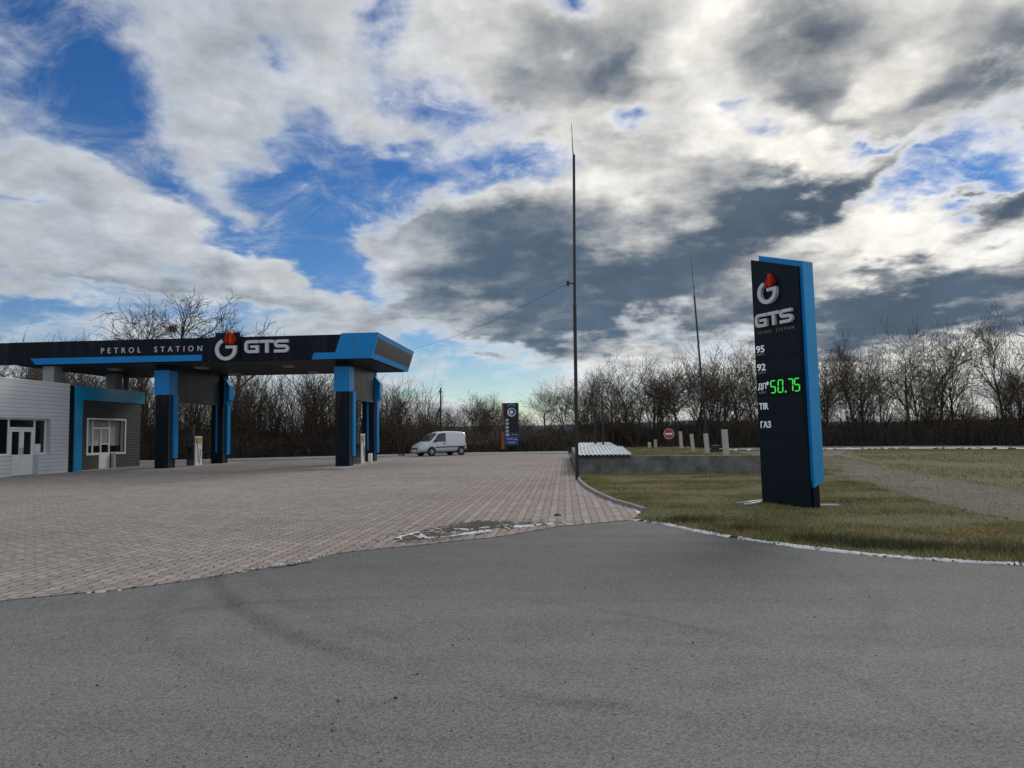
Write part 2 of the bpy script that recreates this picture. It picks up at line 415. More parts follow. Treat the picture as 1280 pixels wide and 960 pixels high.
def paving_mat():
    m = mat('block_paving', (0.2, 0.19, 0.18), 0.85)
    t = N(m.node_tree)
    b = m.node_tree.nodes['Principled BSDF']
    co = t.new('ShaderNodeTexCoord').outputs['Object']
    wob = t.vmath('SCALE', t.vmath('SUBTRACT', t.noise(co, 2.3, 3.0, 0.5, out='Color'), (0.5, 0.5, 0.5)), 0.05)
    p = t.vmath('ADD', co, wob)
    x, y, _ = t.sep(p)
    # saw-edged interlocking blocks
    tri = t.math('ABSOLUTE', t.math('SUBTRACT', t.math('FRACT', t.math('DIVIDE', y, 0.2)), 0.5))
    x2 = t.math('MULTIPLY_ADD', tri, 0.075, x)
    vec = t.comb(y, x2, 0.0)
    br = t.new('ShaderNodeTexBrick')
    br.offset = 0.5
    t.l.new(vec, br.inputs['Vector'])
    br.inputs['Color1'].default_value = (0.0, 0.0, 0.0, 1)
    br.inputs['Color2'].default_value = (1.0, 1.0, 1.0, 1)
    br.inputs['Mortar'].default_value = (0.5, 0.5, 0.5, 1)
    br.inputs['Scale'].default_value = 1.0
    br.inputs['Mortar Size'].default_value = 0.012
    br.inputs['Mortar Smooth'].default_value = 0.25
    br.inputs['Brick Width'].default_value = 0.22
    br.inputs['Row Height'].default_value = 0.155
    tone = t.sep(br.outputs['Color'])[0]
    row = t.math('FLOORED_MODULO', t.math('FLOOR', t.math('DIVIDE', x2, 0.155)), 2.0)
    region = t.math('MULTIPLY', t.ramp(x, -6.0, -0.8, True, 0.14, 0.70), t.ramp(y, 14.0, 50.0, True, 1.0, 0.55))
    region = t.math('MULTIPLY', region, t.ramp(t.noise(co, 0.3, 3.0), 0.3, 0.6, True, 0.45, 1.0))
    region = t.math('MULTIPLY', region, t.ramp(tone, 0.0, 1.0, False, 0.6, 1.0))
    red = t.math('MULTIPLY', row, region)
    grey = t.mix(tone, (0.272, 0.234, 0.213), (0.374, 0.328, 0.301))
    redc = t.mix(tone, (0.245, 0.135, 0.112), (0.305, 0.180, 0.152))
    col = t.mix(red, grey, redc)
    mid = t.noise(co, 0.8, 6.0, 0.62)
    big = t.noise(co, 0.12, 4.0, 0.6)
    fine = t.noise(co, 60.0, 4.0, 0.7)
    v = t.math('MULTIPLY_ADD', t.math('SUBTRACT', mid, 0.5), 0.55, 1.0)
    v = t.math('MULTIPLY_ADD', t.math('SUBTRACT', big, 0.5), 0.8, v)
    v = t.math('MULTIPLY_ADD', t.math('SUBTRACT', fine, 0.5), 0.5, v)
    col = t.vmath('MULTIPLY', col, t.comb(v, v, v))
    jm = t.ramp(t.noise(co, 5.0, 4.0, 0.6), 0.35, 0.62, True, 0.45, 1.0)
    col = t.mix(t.math('MULTIPLY', br.outputs['Fac'], jm), col, (0.048, 0.043, 0.040))
    # dry frost and dust in patches
    dust = t.ramp(t.noise(co, 0.35, 7.0, 0.65), 0.56, 0.75, True, 0.0, 0.45)
    col = t.mix(dust, col, (0.30, 0.29, 0.275))
    t.put(b.inputs['Base Color'], col)
    bp = t.new('ShaderNodeBump')
    bp.inputs['Strength'].default_value = 0.7
    bp.inputs['Distance'].default_value = 0.008
    h = t.math('ADD', t.math('SUBTRACT', 1.0, br.outputs['Fac']), t.math('MULTIPLY', fine, 0.25))
    t.l.new(h, bp.inputs['Height'])
    t.l.new(bp.outputs[0], b.inputs['Normal'])
    return m


def soil_mat(name, c1, c2, c3, s=0.6):
    m = mat(name, c1, 0.95)
    t = N(m.node_tree)
    b = m.node_tree.nodes['Principled BSDF']
    co = t.new('ShaderNodeTexCoord').outputs['Object']
    a = t.ramp(t.noise(co, s, 8.0, 0.65), 0.35, 0.65)
    c = t.ramp(t.noise(co, s * 14, 6.0, 0.7), 0.4, 0.68)
    col = t.mix(a, c1, c2)
    col = t.mix(t.math('MULTIPLY', c, 0.7), col, c3)
    t.put(b.inputs['Base Color'], col)
    bp = t.new('ShaderNodeBump')
    bp.inputs['Strength'].default_value = 0.9
    bp.inputs['Distance'].default_value = 0.03
    t.l.new(t.noise(co, s * 25, 6.0, 0.7), bp.inputs['Height'])
    t.l.new(bp.outputs[0], b.inputs['Normal'])
    return m


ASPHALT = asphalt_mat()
PAVING = paving_mat()
FIELD = soil_mat('winter_field', (0.092, 0.092, 0.034), (0.064, 0.072, 0.025), (0.14, 0.115, 0.062), 0.35)
LAWN = soil_mat('lawn_soil', (0.098, 0.098, 0.034), (0.066, 0.074, 0.024), (0.155, 0.125, 0.065), 0.7)
TRACK = soil_mat('dirt', (0.140, 0.113, 0.085), (0.088, 0.072, 0.052), (0.205, 0.172, 0.135), 0.7)
MUD = soil_mat('mud', (0.085, 0.068, 0.052), (0.050, 0.040, 0.032), (0.19, 0.17, 0.145), 3.0)
LITTER = soil_mat('leaf_litter', (0.042, 0.032, 0.024), (0.06, 0.045, 0.033), (0.03, 0.023, 0.018), 0.5)


# ------------------------------------------------------------------ object helpers
def tag(o, label, cat, group=None, kind=None):
    if label:
        o['label'] = label
    if cat:
        o['category'] = cat
    if group:
        o['group'] = group
    if kind:
        o['kind'] = kind
    return o


def empty(name, loc=(0, 0, 0), rz=0.0):
    o = bpy.data.objects.new(name, None)
    COL.objects.link(o)
    o.location = loc
    o.rotation_euler = (0, 0, rz)
    o.empty_display_size = 0.2
    return o


def copy_tree(o, parent=None):
    c = o.copy()
    COL.objects.link(c)
    if parent:
        c.parent = parent
    for ch in list(o.children):
        copy_tree(ch, c)
    return c


class MB:
    """Collects shapes into one mesh."""

    def __init__(s):
        s.v = []
        s.f = []

    def add(s, vs, fs):
        b = len(s.v)
        s.v += [tuple(p) for p in vs]
        s.f += [tuple(b + i for i in f) for f in fs]
        return s

    def box(s, x0, x1, y0, y1, z0, z1):
        vs = [(x0, y0, z0), (x1, y0, z0), (x1, y1, z0), (x0, y1, z0), (x0, y0, z1), (x1, y0, z1), (x1, y1, z1), (x0, y1, z1)]
        return s.add(vs, [(3, 2, 1, 0), (4, 5, 6, 7), (0, 1, 5, 4), (1, 2, 6, 5), (2, 3, 7, 6), (3, 0, 4, 7)])

    def hexa(s, lo, hi):
        """lo, hi: four points each, counter-clockwise from above."""
        return s.add(list(lo) + list(hi), [(3, 2, 1, 0), (4, 5, 6, 7), (0, 1, 5, 4), (1, 2, 6, 5), (2, 3, 7, 6), (3, 0, 4, 7)])

    def prism_xz(s, pts, y0, y1):
        """outline of (x, z) points, counter-clockwise seen from -y, from y0 (front) to y1."""
        n = len(pts)
        vs = [(x, y0, z) for x, z in pts] + [(x, y1, z) for x, z in pts]
        fs = [tuple(range(n)), tuple(range(2 * n - 1, n - 1, -1))]
        fs += [(i, i + n, (i + 1) % n + n, (i + 1) % n) for i in range(n)]
        return s.add(vs, fs)

    def prism_xy(s, pts, z0, z1):
        n = len(pts)
        vs = [(x, y, z0) for x, y in pts] + [(x, y, z1) for x, y in pts]
        fs = [tuple(range(n - 1, -1, -1)), tuple(range(n, 2 * n))]
        fs += [(i, (i + 1) % n, (i + 1) % n + n, i + n) for i in range(n)]
        return s.add(vs, fs)

    def tube(s, pts, rad, n=8, cap=True):
        pts = [Vector(p) for p in pts]
        if not hasattr(rad, '__len__'):
            rad = [rad] * len(pts)
        rings = []
        for i, p in enumerate(pts):
            dv = (pts[min(i + 1, len(pts) - 1)] - pts[max(i - 1, 0)]).normalized()
            up = Vector((0, 0, 1)) if abs(dv.z) < 0.9 else Vector((1, 0, 0))
            a = dv.cross(up).normalized()
            b = dv.cross(a).normalized()
            rings.append([p + (a * math.cos(2 * PI * k / n) + b * math.sin(2 * PI * k / n)) * rad[i] for k in range(n)])
        vs = [v for r in rings for v in r]
        fs = []
        for i in range(len(pts) - 1):
            for k in range(n):
                k2 = (k + 1) % n
                fs.append((i * n + k, i * n + k2, (i + 1) * n + k2, (i + 1) * n + k))
        if cap:
            fs.append(tuple(range(n - 1, -1, -1)))
            fs.append(tuple(range((len(pts) - 1) * n, len(pts) * n)))
        return s.add(vs, fs)

    def lathe_y(s, prof, cx, cy, cz, n=24):
        """profile of (radius, y) turned about the local y axis."""
        vs, fs = [], []
        for r, y in prof:
            for k in range(n):
                a = 2 * PI * k / n
                vs.append((cx + r * math.cos(a), cy + y, cz + r * math.sin(a)))
        for i in range(len(prof) - 1):
            for k in range(n):
                k2 = (k + 1) % n
                fs.append((i * n + k, i * n + k2, (i + 1) * n + k2, (i + 1) * n + k))
        fs.append(tuple(range(n)))
        fs.append(tuple(range(len(prof) * n - 1, (len(prof) - 1) * n - 1, -1)))
        return s.add(vs, fs)

    def islands(s):
        """one MB per connected piece, left to right."""
        par = list(range(len(s.v)))

        def find(i):
            while par[i] != i:
                par[i] = par[par[i]]
                i = par[i]
            return i
        key = {}
        for i, p in enumerate(s.v):
            k = tuple(round(c, 5) for c in p)
            if k in key:
                par[find(i)] = find(key[k])
            else:
                key[k] = i
        for f in s.f:
            for i in f[1:]:
                par[find(i)] = find(f[0])
        groups = {}
        for f in s.f:
            groups.setdefault(find(f[0]), []).append(f)
        out = []
        for fs in groups.values():
            ids = sorted({i for f in fs for i in f})
            mp = {i: k for k, i in enumerate(ids)}
            m_ = MB()
            m_.add([s.v[i] for i in ids], [tuple(mp[i] for i in f) for f in fs])
            out.append(m_)
        return sorted(out, key=lambda m_: min(v[0] for v in m_.v))

    def build(s, name, m, parent=None, smooth=False, bevel=0.0, fix=True):
        me = bpy.data.meshes.new(name)
        me.from_pydata(s.v, [], s.f)
        if fix or bevel:
            bm = bmesh.new()
            bm.from_mesh(me)
            bmesh.ops.recalc_face_normals(bm, faces=bm.faces)
            if bevel:
                es = [e for e in bm.edges if len(e.link_faces) == 2 and e.calc_face_angle(0) > 0.5]
                bmesh.ops.bevel(bm, geom=es, offset=bevel, segments=2, affect='EDGES', profile=0.5)
            bm.to_mesh(me)
            bm.free()
        if smooth:
            for p in me.polygons:
                p.use_smooth = True
        me.materials.append(m)
        o = bpy.data.objects.new(name, me)
        COL.objects.link(o)
        if parent:
            o.parent = parent
        return o


def np_mesh(name, verts, faces, m, parent=None):
    """verts (n,3) and faces (k,3 or 4) arrays."""
    me = bpy.data.meshes.new(name)
    nv, (nf, k) = len(verts), faces.shape
    me.vertices.add(nv)
    me.vertices.foreach_set('co', np.asarray(verts, np.float32).ravel())
    me.loops.add(nf * k)
    me.loops.foreach_set('vertex_index', faces.astype(np.int32).ravel())
    me.polygons.add(nf)
    me.polygons.foreach_set('loop_start', np.arange(0, nf * k, k, dtype=np.int32))
    me.polygons.foreach_set('loop_total', np.full(nf, k, np.int32))
    me.update(calc_edges=True)
    me.materials.append(m)
    o = bpy.data.objects.new(name, me)
    COL.objects.link(o)
    if parent:
        o.parent = parent
    return o


def sheet(name, pts, z, m, thick=0.0, kind='structure'):
    bm = bmesh.new()
    vs = [bm.verts.new((x, y, z)) for x, y in pts]
    f = bm.faces.new(vs)
    if f.normal.z < 0:
        f.normal_flip()
    bm.normal_update()
    if f.normal.z < 0:
        f.normal_flip()
    if thick:
        r = bmesh.ops.extrude_face_region(bm, geom=[f])
        for v in r['geom']:
            if isinstance(v, bmesh.types.BMVert):
                v.co.z -= thick
        bmesh.ops.recalc_face_normals(bm, faces=bm.faces)
    bmesh.ops.triangulate(bm, faces=bm.faces)
    me = bpy.data.meshes.new(name)
    bm.to_mesh(me)
    bm.free()
    me.materials.append(m)
    o = bpy.data.objects.new(name, me)
    COL.objects.link(o)
    if kind:
        o['kind'] = kind
    return o


def rough_line(pts, amp, step, seed):
    rnd = random.Random(seed)
    out = []
    for (x0, y0), (x1, y1) in zip(pts[:-1], pts[1:]):
        L = math.hypot(x1 - x0, y1 - y0)
        n = max(1, int(L / step))
        for i in range(n):
            t = i / n
            out.append((x0 + (x1 - x0) * t + rnd.uniform(-amp, amp), y0 + (y1 - y0) * t + rnd.uniform(-amp, amp)))
    out.append(pts[-1])
    return out


def text_mb(txt, x0, x1, z0, z1, y, depth, bold=0.0, space=1.0):
    """lettering fitted into the box x0..x1, z0..z1, facing local -y, front at y - depth."""
    cu = bpy.data.curves.new('lettering_curve', 'FONT')
    cu.body = txt
    cu.size = 1.0
    cu.extrude = 0.02
    cu.offset = bold
    cu.space_character = space
    cu.resolution_u = 4
    to = bpy.data.objects.new('lettering_curve', cu)
    COL.objects.link(to)
    dg = bpy.context.evaluated_depsgraph_get()
    me = bpy.data.meshes.new_from_object(to.evaluated_get(dg))
    vs = np.array([v.co[:] for v in me.vertices])
    fs = [tuple(p.vertices) for p in me.polygons]
    bpy.data.objects.remove(to)
    bpy.data.curves.remove(cu)
    bpy.data.meshes.remove(me)
    lo, hi = vs.min(0), vs.max(0)
    X = x0 + (vs[:, 0] - lo[0]) / (hi[0] - lo[0]) * (x1 - x0)
    Z = z0 + (vs[:, 1] - lo[1]) / (hi[1] - lo[1]) * (z1 - z0)
    Y = y - depth * (vs[:, 2] - lo[2]) / max(1e-6, hi[2] - lo[2])
    mb = MB()
    mb.add(list(zip(X.tolist(), Y.tolist(), Z.tolist())), fs)
    return mb


def stroke(mb, path, w, y0, y1, closed=False):
    """thick polyline in the x,z plane as a solid from y0 to y1."""
    P = [Vector((p[0], p[1])) for p in path]
    L, Rr = [], []
    for i, p in enumerate(P):
        a = (p - P[i - 1]).normalized() if i > 0 else (P[1] - p).normalized()
        b = (P[i + 1] - p).normalized() if i < len(P) - 1 else a
        t = (a + b).normalized()
        n = Vector((-t.y, t.x))
        k = 1.0 / max(0.5, n.dot(Vector((-a.y, a.x))))
        L.append(p + n * w / 2 * k)
        Rr.append(p - n * w / 2 * k)
    n = len(P)
    vs = [(p.x, y0, p.y) for p in L] + [(p.x, y0, p.y) for p in Rr] + [(p.x, y1, p.y) for p in L] + [(p.x, y1, p.y) for p in Rr]
    fs = []
    for i in range(n - 1):
        fs += [(i, i + 1, n + i + 1, n + i), (2 * n + i, 3 * n + i, 3 * n + i + 1, 2 * n + i + 1)]
        fs += [(i, 2 * n + i, 2 * n + i + 1, i + 1), (n + i, n + i + 1, 3 * n + i + 1, 3 * n + i)]
    fs += [(0, n, 3 * n, 2 * n), (n - 1, 3 * n - 1, 4 * n - 1, 2 * n - 1)]
    mb.add(vs, fs)


def arc(cx, cz, r, a0, a1, n=8, rz=None):
    rz = r if rz is None else rz
    return [(cx + r * math.cos(R_(a0 + (a1 - a0) * i / n)), cz + rz * math.sin(R_(a0 + (a1 - a0) * i / n))) for i in range(n + 1)]


def gts_letters(x0, x1, z0, z1, y0, y1):
    """three broad rounded letters G T S."""
    W, H = x1 - x0, z1 - z0
    s = H * 0.23
    mb = MB()
    out = [mb]
    r = H * 0.22
    lw = W * 0.32
    b, t = z0 + s / 2, z1 - s / 2
    # G
    g0, g1 = x0 + s / 2, x0 + lw - s / 2
    path = [(g1 + s / 2, t)] + arc(g0 + r, t - r, r, 90, 180) + arc(g0 + r, b + r, r, 180, 270) + [(g1, b)]
    stroke(mb, path, s, y0, y1)
    stroke(mb, [(g1, b - s / 2 + 0.002), (g1, z0 + H * 0.60)], s, y0 + 0.002, y1)
    stroke(mb, [(g1 + s / 2 - 0.004, z0 + H * 0.50), (x0 + lw * 0.42, z0 + H * 0.50)], s * 0.8, y0 + 0.001, y1)
    # T
    mb = MB()
    out.append(mb)
    c = x0 + W * 0.505
    stroke(mb, [(x0 + W * 0.345, t), (x0 + W * 0.66, t)], s, y0, y1)
    stroke(mb, [(c, t - s / 2 + 0.004), (c, z0)], s * 1.1, y0 + 0.002, y1)
    # S
    mb = MB()
    out.append(mb)
    s0, s1 = x0 + W * 0.67 + s / 2, x1 - s / 2
    m = (b + t) / 2
    rr = (t - m) / 2
    path = [(x1 - s * 0.2, t)] + arc(s0 + rr, t - rr, rr, 90, 270) + arc(s1 - rr, b + rr, rr, 90, -90) + [(s0 - s / 2, b)]
    stroke(mb, path, s, y0, y1)
    return out


def emblem_ring(cx, cz, r, w, y0, y1):
    mb = MB()
    path = arc(cx, cz, r, 112, 352, 26) + [(cx + r * 0.99, cz + r * 0.30)]
    stroke(mb, path, w, y0, y1)
    stroke(mb, [(cx + r + w / 2 - 0.005, cz + r * 0.26), (cx - r * 0.02, cz + r * 0.26)], w * 0.8, y0 + 0.003, y1)
    return mb


def flame(cx, cz, h, y0, y1, k):
    """one tongue of the flame: a leaf outline leaning with k."""
    out = []
    n = 9
    for i in range(n + 1):
        t = i / n
        out.append((cx + 0.16 * h * math.sin(PI * t ** 0.9) * 1.15 + k * h * 0.10 * math.sin(PI * t), cz + h * t))
    for i in range(n - 1, 0, -1):
        t = i / n
        out.append((cx - 0.16 * h * math.sin(PI * t ** 0.8) * 0.8 + k * h * 0.10 * math.sin(PI * t), cz + h * t))
    mb = MB()
    mb.prism_xz(out, y0, y1)
    return mb


# ------------------------------------------------------------------ ground
ground_o = sheet('ground', [(-3000, -600), (3000, -600), (3000, 5000), (-3000, 5000)], -0.03, FIELD)
BORDER = [(-20, -7.0), (-9.0, 3.9), (-5.67, 6.95), (-5.27, 7.2), (-4.75, 7.47), (-4.29, 7.92), (-3.69, 8.68), (-3.33, 9.35), (-2.97, 9.91), (-2.39, 10.32), (-1.65, 10.84), (-0.86, 11.49), (-0.11, 12.53), (0.74, 13.04), (1.19, 13.37)]
LAWN_EDGE = [(1.19, 13.37), (1.69, 12.77), (2.07, 11.84), (2.43, 11.2), (2.77, 10.71), (3.17, 10.19), (3.55, 9.79), (3.92, 9.47), (4.29, 9.24), (4.78, 9.01), (5.27, 8.85), (7.5, 8.3), (12, 7.3), (22, 5.6), (40, 3.0)]
KERB_LINE = [(1.19, 13.37), (1.52, 14.68), (1.32, 15.63), (1.04, 16.74), (0.77, 18.66), (0.57, 20.81), (0.42, 23.5), (0.36, 28.3)]
BACK_KERB = [(0.25, 57.8), (-5.5, 57.7), (-9.0, 57.5), (-12.6, 56.2), (-16.7, 52.9), (-23.9, 49.4), (-34, 46.0), (-60, 40)]
border_r = rough_line(BORDER, 0.035, 0.16, 3)
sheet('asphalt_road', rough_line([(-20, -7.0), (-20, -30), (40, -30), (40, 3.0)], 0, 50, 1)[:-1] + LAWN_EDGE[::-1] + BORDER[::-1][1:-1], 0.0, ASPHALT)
sheet('paved_forecourt', border_r + KERB_LINE[1:] + BACK_KERB + [(-60, -30)], 0.012, PAVING, 0.02)


def strip_along(path, off0, off1):
    """two offset lines beside a path (positive to its left)."""
    P = [Vector((p[0], p[1])) for p in path]
    A, B = [], []
    for i, p in enumerate(P):
        t = (P[min(i + 1, len(P) - 1)] - P[max(i - 1, 0)]).normalized()
        n = Vector((-t.y, t.x))
        A.append(p + n * off0)
        B.append(p + n * off1)
    return A, B


def kerb(name, path, w, z0, z1, m, label, cat):
    A, B = strip_along(path, 0.0, -w)
    mb = MB()
    n = len(A)
    vs = [(p.x, p.y, z0) for p in A] + [(p.x, p.y, z0) for p in B] + [(p.x, p.y, z1) for p in A] + [(p.x, p.y, z1) for p in B]
    fs = []
    for i in range(n - 1):
        fs += [(2 * n + i, 2 * n + i + 1, 3 * n + i + 1, 3 * n + i), (i, i + 1, 2 * n + i + 1, 2 * n + i), (n + i, 3 * n + i, 3 * n + i + 1, n + i + 1)]
    fs += [(0, 2 * n, 3 * n, n), (n - 1, 2 * n - 1, 4 * n - 1, 3 * n - 1)]
    mb.add(vs, fs)
    o = mb.build(name, m)
    o['kind'] = 'structure'
    return o


kerb('lawn_kerb', KERB_LINE[1:], 0.09, -0.02, 0.085, KERB, None, None)
kerb('forecourt_kerb', BACK_KERB, 0.35, -0.02, 0.14, mat('painted_kerb', (0.70, 0.71, 0.72), 0.8, 0.12, 2.0), None, None)

# lawn, dirt track, far road
LAWN_POLY = LAWN_EDGE[:-2] + rough_line([(12.5, 8.2), (9.2, 10.2), (7.6, 12.0), (7.5, 14.3), (8.0, 17.0), (8.2, 19.3), (8.7, 22.0), (9.6, 27.5), (7.6, 28.0)], 0.16, 0.4, 9) + [(0.5, 28.4)] + [(x + 0.09, y) for x, y in KERB_LINE[::-1][1:-1]]
sheet('lawn', LAWN_POLY, 0.022, LAWN, 0.045)
sheet('dirt_track', rough_line([(12.0, 7.4), (8.6, 9.8), (7.2, 12.0), (7.1, 14.3), (7.6, 17.2), (7.9, 19.3), (8.4, 22.0), (9.4, 27.5), (13, 38), (18, 56), (22, 57.5), (17.5, 47.0), (13.9, 33.7), (12.3, 26.3), (11.6, 21), (11.4, 18.3), (13, 15.5), (17, 12.5), (26, 8), (26, 5.2)], 0.18, 0.7, 5), -0.004, TRACK)
sheet('far_road', [(60, 22), (44, 42), (33.0, 54.6), (28.0, 59.0), (24.5, 60.2), (20, 60.6), (8, 60.6), (-2, 60.0), (-2, 66), (8, 67.5), (24, 69), (33, 66.0), (42, 59), (56, 44), (70, 28)], -0.01, mat('worn_pale_asphalt', (0.26, 0.26, 0.26), 0.6, 0.2, 0.4))

# snow lying along the edge of the asphalt, by the far road and in the mud


def snow_strip(name, path, w, h, thr, seed, label, step=0.05, both=0.5, zb=0.016):
    rs = np.random.RandomState(seed)
    P = np.array(path, float)
    seg = np.hypot(*np.diff(P, axis=0).T)
    cum = np.r_[0, np.cumsum(seg)]
    n = int(cum[-1] / step)
    nw = max(3, int(w / step * 1.6))
    s = np.linspace(0, cum[-1], n)
    X, Y = np.interp(s, cum, P[:, 0]), np.interp(s, cum, P[:, 1])
    tx, ty = np.gradient(X), np.gradient(Y)
    L = np.hypot(tx, ty)
    nx, ny = -ty / L, tx / L

    def smooth(a, k):
        ker = np.ones(k) / k
        return np.convolve(np.pad(a, k, 'wrap'), ker, 'same')[k:-k]
    wl = 0.35 + 0.65 * np.clip(0.5 + 3.0 * smooth(rs.rand(n) - 0.5, max(2, int(0.35 / step))), 0, 1)
    on = smooth(rs.rand(n) - 0.5, max(2, int(0.5 / step))) * 6 + smooth(rs.rand(n) - 0.5, max(2, int(0.12 / step))) * 1.5
    j = np.linspace(-1, 1, nw)
    vs, fs = [], []
    J = rs.uniform(-0.012, 0.012, (n, nw, 2)) * (w / 0.2) ** 0.5
    for i in range(n):
        for k in range(nw):
            o = j[k] * w * wl[i] * both
            hh = -0.014 + (h + 0.016) * (1 - j[k] ** 2) * (0.6 + 0.4 * wl[i]) * rs.uniform(0.7, 1.1)
            vs.append((X[i] + nx[i] * o + J[i, k, 0], Y[i] + ny[i] * o + J[i, k, 1], zb + hh))
    for i in range(n - 1):
        if on[i] < thr:
            continue
        for k in range(nw - 1):
            if rs.rand() < 0.06 or (k in (0, nw - 2) and rs.rand() < 0.35):
                continue
            a = i * nw + k
            fs.append((a, a + 1, a + nw + 1, a + nw))
    o = np_mesh(name, np.array(vs), np.array(fs), SNOW)
    return tag(o, label, 'snow', kind='stuff')


snow_strip('snow', LAWN_EDGE[:12], 0.19, 0.025, -0.6, 11, 'thin white line of snow along the edge of the lawn', 0.03, zb=0.006)
snow_strip('snow', [(-2.84, 10.48), (-2.59, 10.94), (-2.61, 11.28), (-2.43, 11.63), (-2.19, 11.1), (-1.84, 11.26), (-1.4, 11.78), (-0.92, 12.35), (-0.25, 12.75), (0.4, 12.98)], 0.26, 0.022, -0.25, 12, 'patchy snow in the mud where paving meets asphalt', 0.04)
snow_strip('snow', [(-2.2, 12.2), (-1.6, 12.1), (-1.1, 12.6), (-0.5, 12.75), (0.0, 12.95)], 0.2, 0.012, -0.05, 15, 'small snow scraps on the muddy paving edge', 0.04)
snow_strip('snow', [(-4.0, 8.32), (-3.45, 9.08), (-3.2, 9.6)], 0.05, 0.008, -0.2, 16, 'thin sliver of snow on the paving edge at left', 0.03)
snow_strip('snow', [(-5.0, 7.3), (-4.72, 7.45)], 0.05, 0.008, -0.4, 17, 'tiny snow scrap at the far left paving edge', 0.03)
snow_strip('snow', [(1.42, 14.2), (1.40, 15.0), (1.2, 15.7), (0.95, 16.8)], 0.16, 0.02, 0.25, 18, 'melting snow along the lawn kerb', 0.05)
snow_strip('snow', [(8, 59.4), (15, 59.3), (20, 58.6), (24.5, 58.4), (27.8, 57.4), (32.3, 53.2), (40, 43), (50, 30)], 1.0, 0.10, -1.5, 13, 'long white snow bank on the verge of the far road', 0.25)

# mud on the paving edge


def scraps(name, poly_c, n, rmin, rmax, m, label, cat, seed, z=0.0165, thick=0.006):
    rnd = random.Random(seed)
    mb = MB()
    for i in range(n):
        (cx, cy, rx, ry, rt) = rnd.choice(poly_c)
        a, rr = rnd.uniform(0, 2 * PI), abs(rnd.gauss(0, 0.5))
        ux, uy = rr * math.cos(a) * rx, rr * math.sin(a) * ry
        x = cx + ux * math.cos(rt) - uy * math.sin(rt)
        y = cy + ux * math.sin(rt) + uy * math.cos(rt)
        r = rnd.uniform(rmin, rmax) * (1.2 - 0.6 * min(1, rr))
        k = rnd.randint(6, 9)
        st = rnd.uniform(0.45, 1.0)
        ph = rnd.uniform(0, PI)
        out = []
        for q_ in range(k):
            t = 2 * PI * q_ / k
            e = r * rnd.uniform(0.6, 1.25)
            ex, ey = e * math.cos(t), e * math.sin(t) * st
            out.append((x + ex * math.cos(ph) - ey * math.sin(ph), y + ex * math.sin(ph) + ey * math.cos(ph)))
        h = z + thick * rnd.uniform(0.2, 1.0)
        c = len(out)
        mb.add([(px_, py_, z - 0.003) for px_, py_ in out] + [(x, y, h)], [(q_, (q_ + 1) % c, c) for q_ in range(c)])
    o = mb.build(name, m, fix=False)
    return tag(o, label, cat, kind='stuff')


scraps('mud', [(-1.7, 12.3, 0.95, 0.6, 0.5), (-1.3, 12.5, 1.1, 0.5, 0.6), (-2.3, 11.4, 0.6, 0.5, 0.9), (-0.7, 12.7, 0.8, 0.3, 0.5), (-2.0, 11.2, 0.9, 0.25, 0.65), (-1.5, 12.9, 0.9, 0.5, 0.4)], 1700, 0.015, 0.085, MUD, 'dark mud spread over the paving edge', 'mud', 21)
scraps('gravel', [(-1.9, 11.0, 0.9, 0.18, 0.65), (-3.4, 9.0, 1.2, 0.08, 0.95), (6.0, 9.6, 1.0, 0.4, -0.3), (7.0, 9.3, 0.8, 0.5, 0)], 260, 0.012, 0.035, MATS['pale_concrete'], 'pale grit scattered along the asphalt edge', 'grit', 22, 0.024, 0.02)


def pebbles():
    rnd = random.Random(5)
    mb = MB()
    for i in range(760):
        y = rnd.uniform(2.6, 13.5) if rnd.random() < 0.6 else rnd.uniform(2.6, 6)
        x = rnd.uniform(-0.78 * y - 0.5, 0.62 * y + 0.5)
        if rnd.random() < 0.4:
            x = -0.35 * y + rnd.gauss(0, 0.16 * y)
        r = rnd.uniform(0.0025, 0.0065) * (1.8 if rnd.random() < 0.05 else 1)
        pts = []
        for k in range(6):
            t = 2 * PI * k / 6
            pts.append((x + r * rnd.uniform(0.7, 1.3) * math.cos(t), y + r * rnd.uniform(0.7, 1.3) * math.sin(t)))
        z0 = -0.002 if y < 7 else 0.0
        mb.add([(a, b, z0 + 0.001) for a, b in pts] + [(x + (a - x) * 0.6, y + (b - y) * 0.6, z0 + r * 1.1) for a, b in pts],
               [(6, 7, 8, 9, 10, 11)] + [(k, (k + 1) % 6, (k + 1) % 6 + 6, k + 6) for k in range(6)])
    return tag(mb.build('loose_stones', STONE), 'small dark stones scattered over the asphalt', 'stones', kind='stuff')


pebbles()
clod = MB()
for k_, (cx_, cy_, r_) in enumerate([(-0.18, 14.05, 0.035), (-0.12, 14.02, 0.028), (-0.22, 14.0, 0.02), (-0.16, 14.1, 0.025)]):
    rnd_ = random.Random(k_)
    ring = [(cx_ + r_ * rnd_.uniform(.7, 1.2) * math.cos(a * PI / 4), cy_ + r_ * rnd_.uniform(.7, 1.2) * math.sin(a * PI / 4)) for a in range(8)]
    clod.add([(a, b, 0.012) for a, b in ring] + [(cx_ + (a - cx_) * .6, cy_ + (b - cy_) * .6, 0.012 + r_ * 1.2) for a, b in ring],
             [tuple(range(8, 16))] + [(q_, (q_ + 1) % 8, (q_ + 1) % 8 + 8, q_ + 8) for q_ in range(8)])
tag(clod.build('earth_clod', STONE), 'dark clod of earth lying on the paving beside the mud', 'clod')

# raised bank behind the concrete wall
WX0, WY0, WX1, WY1, WZ = 0.42, 28.3, 7.6, 26.9, 0.68


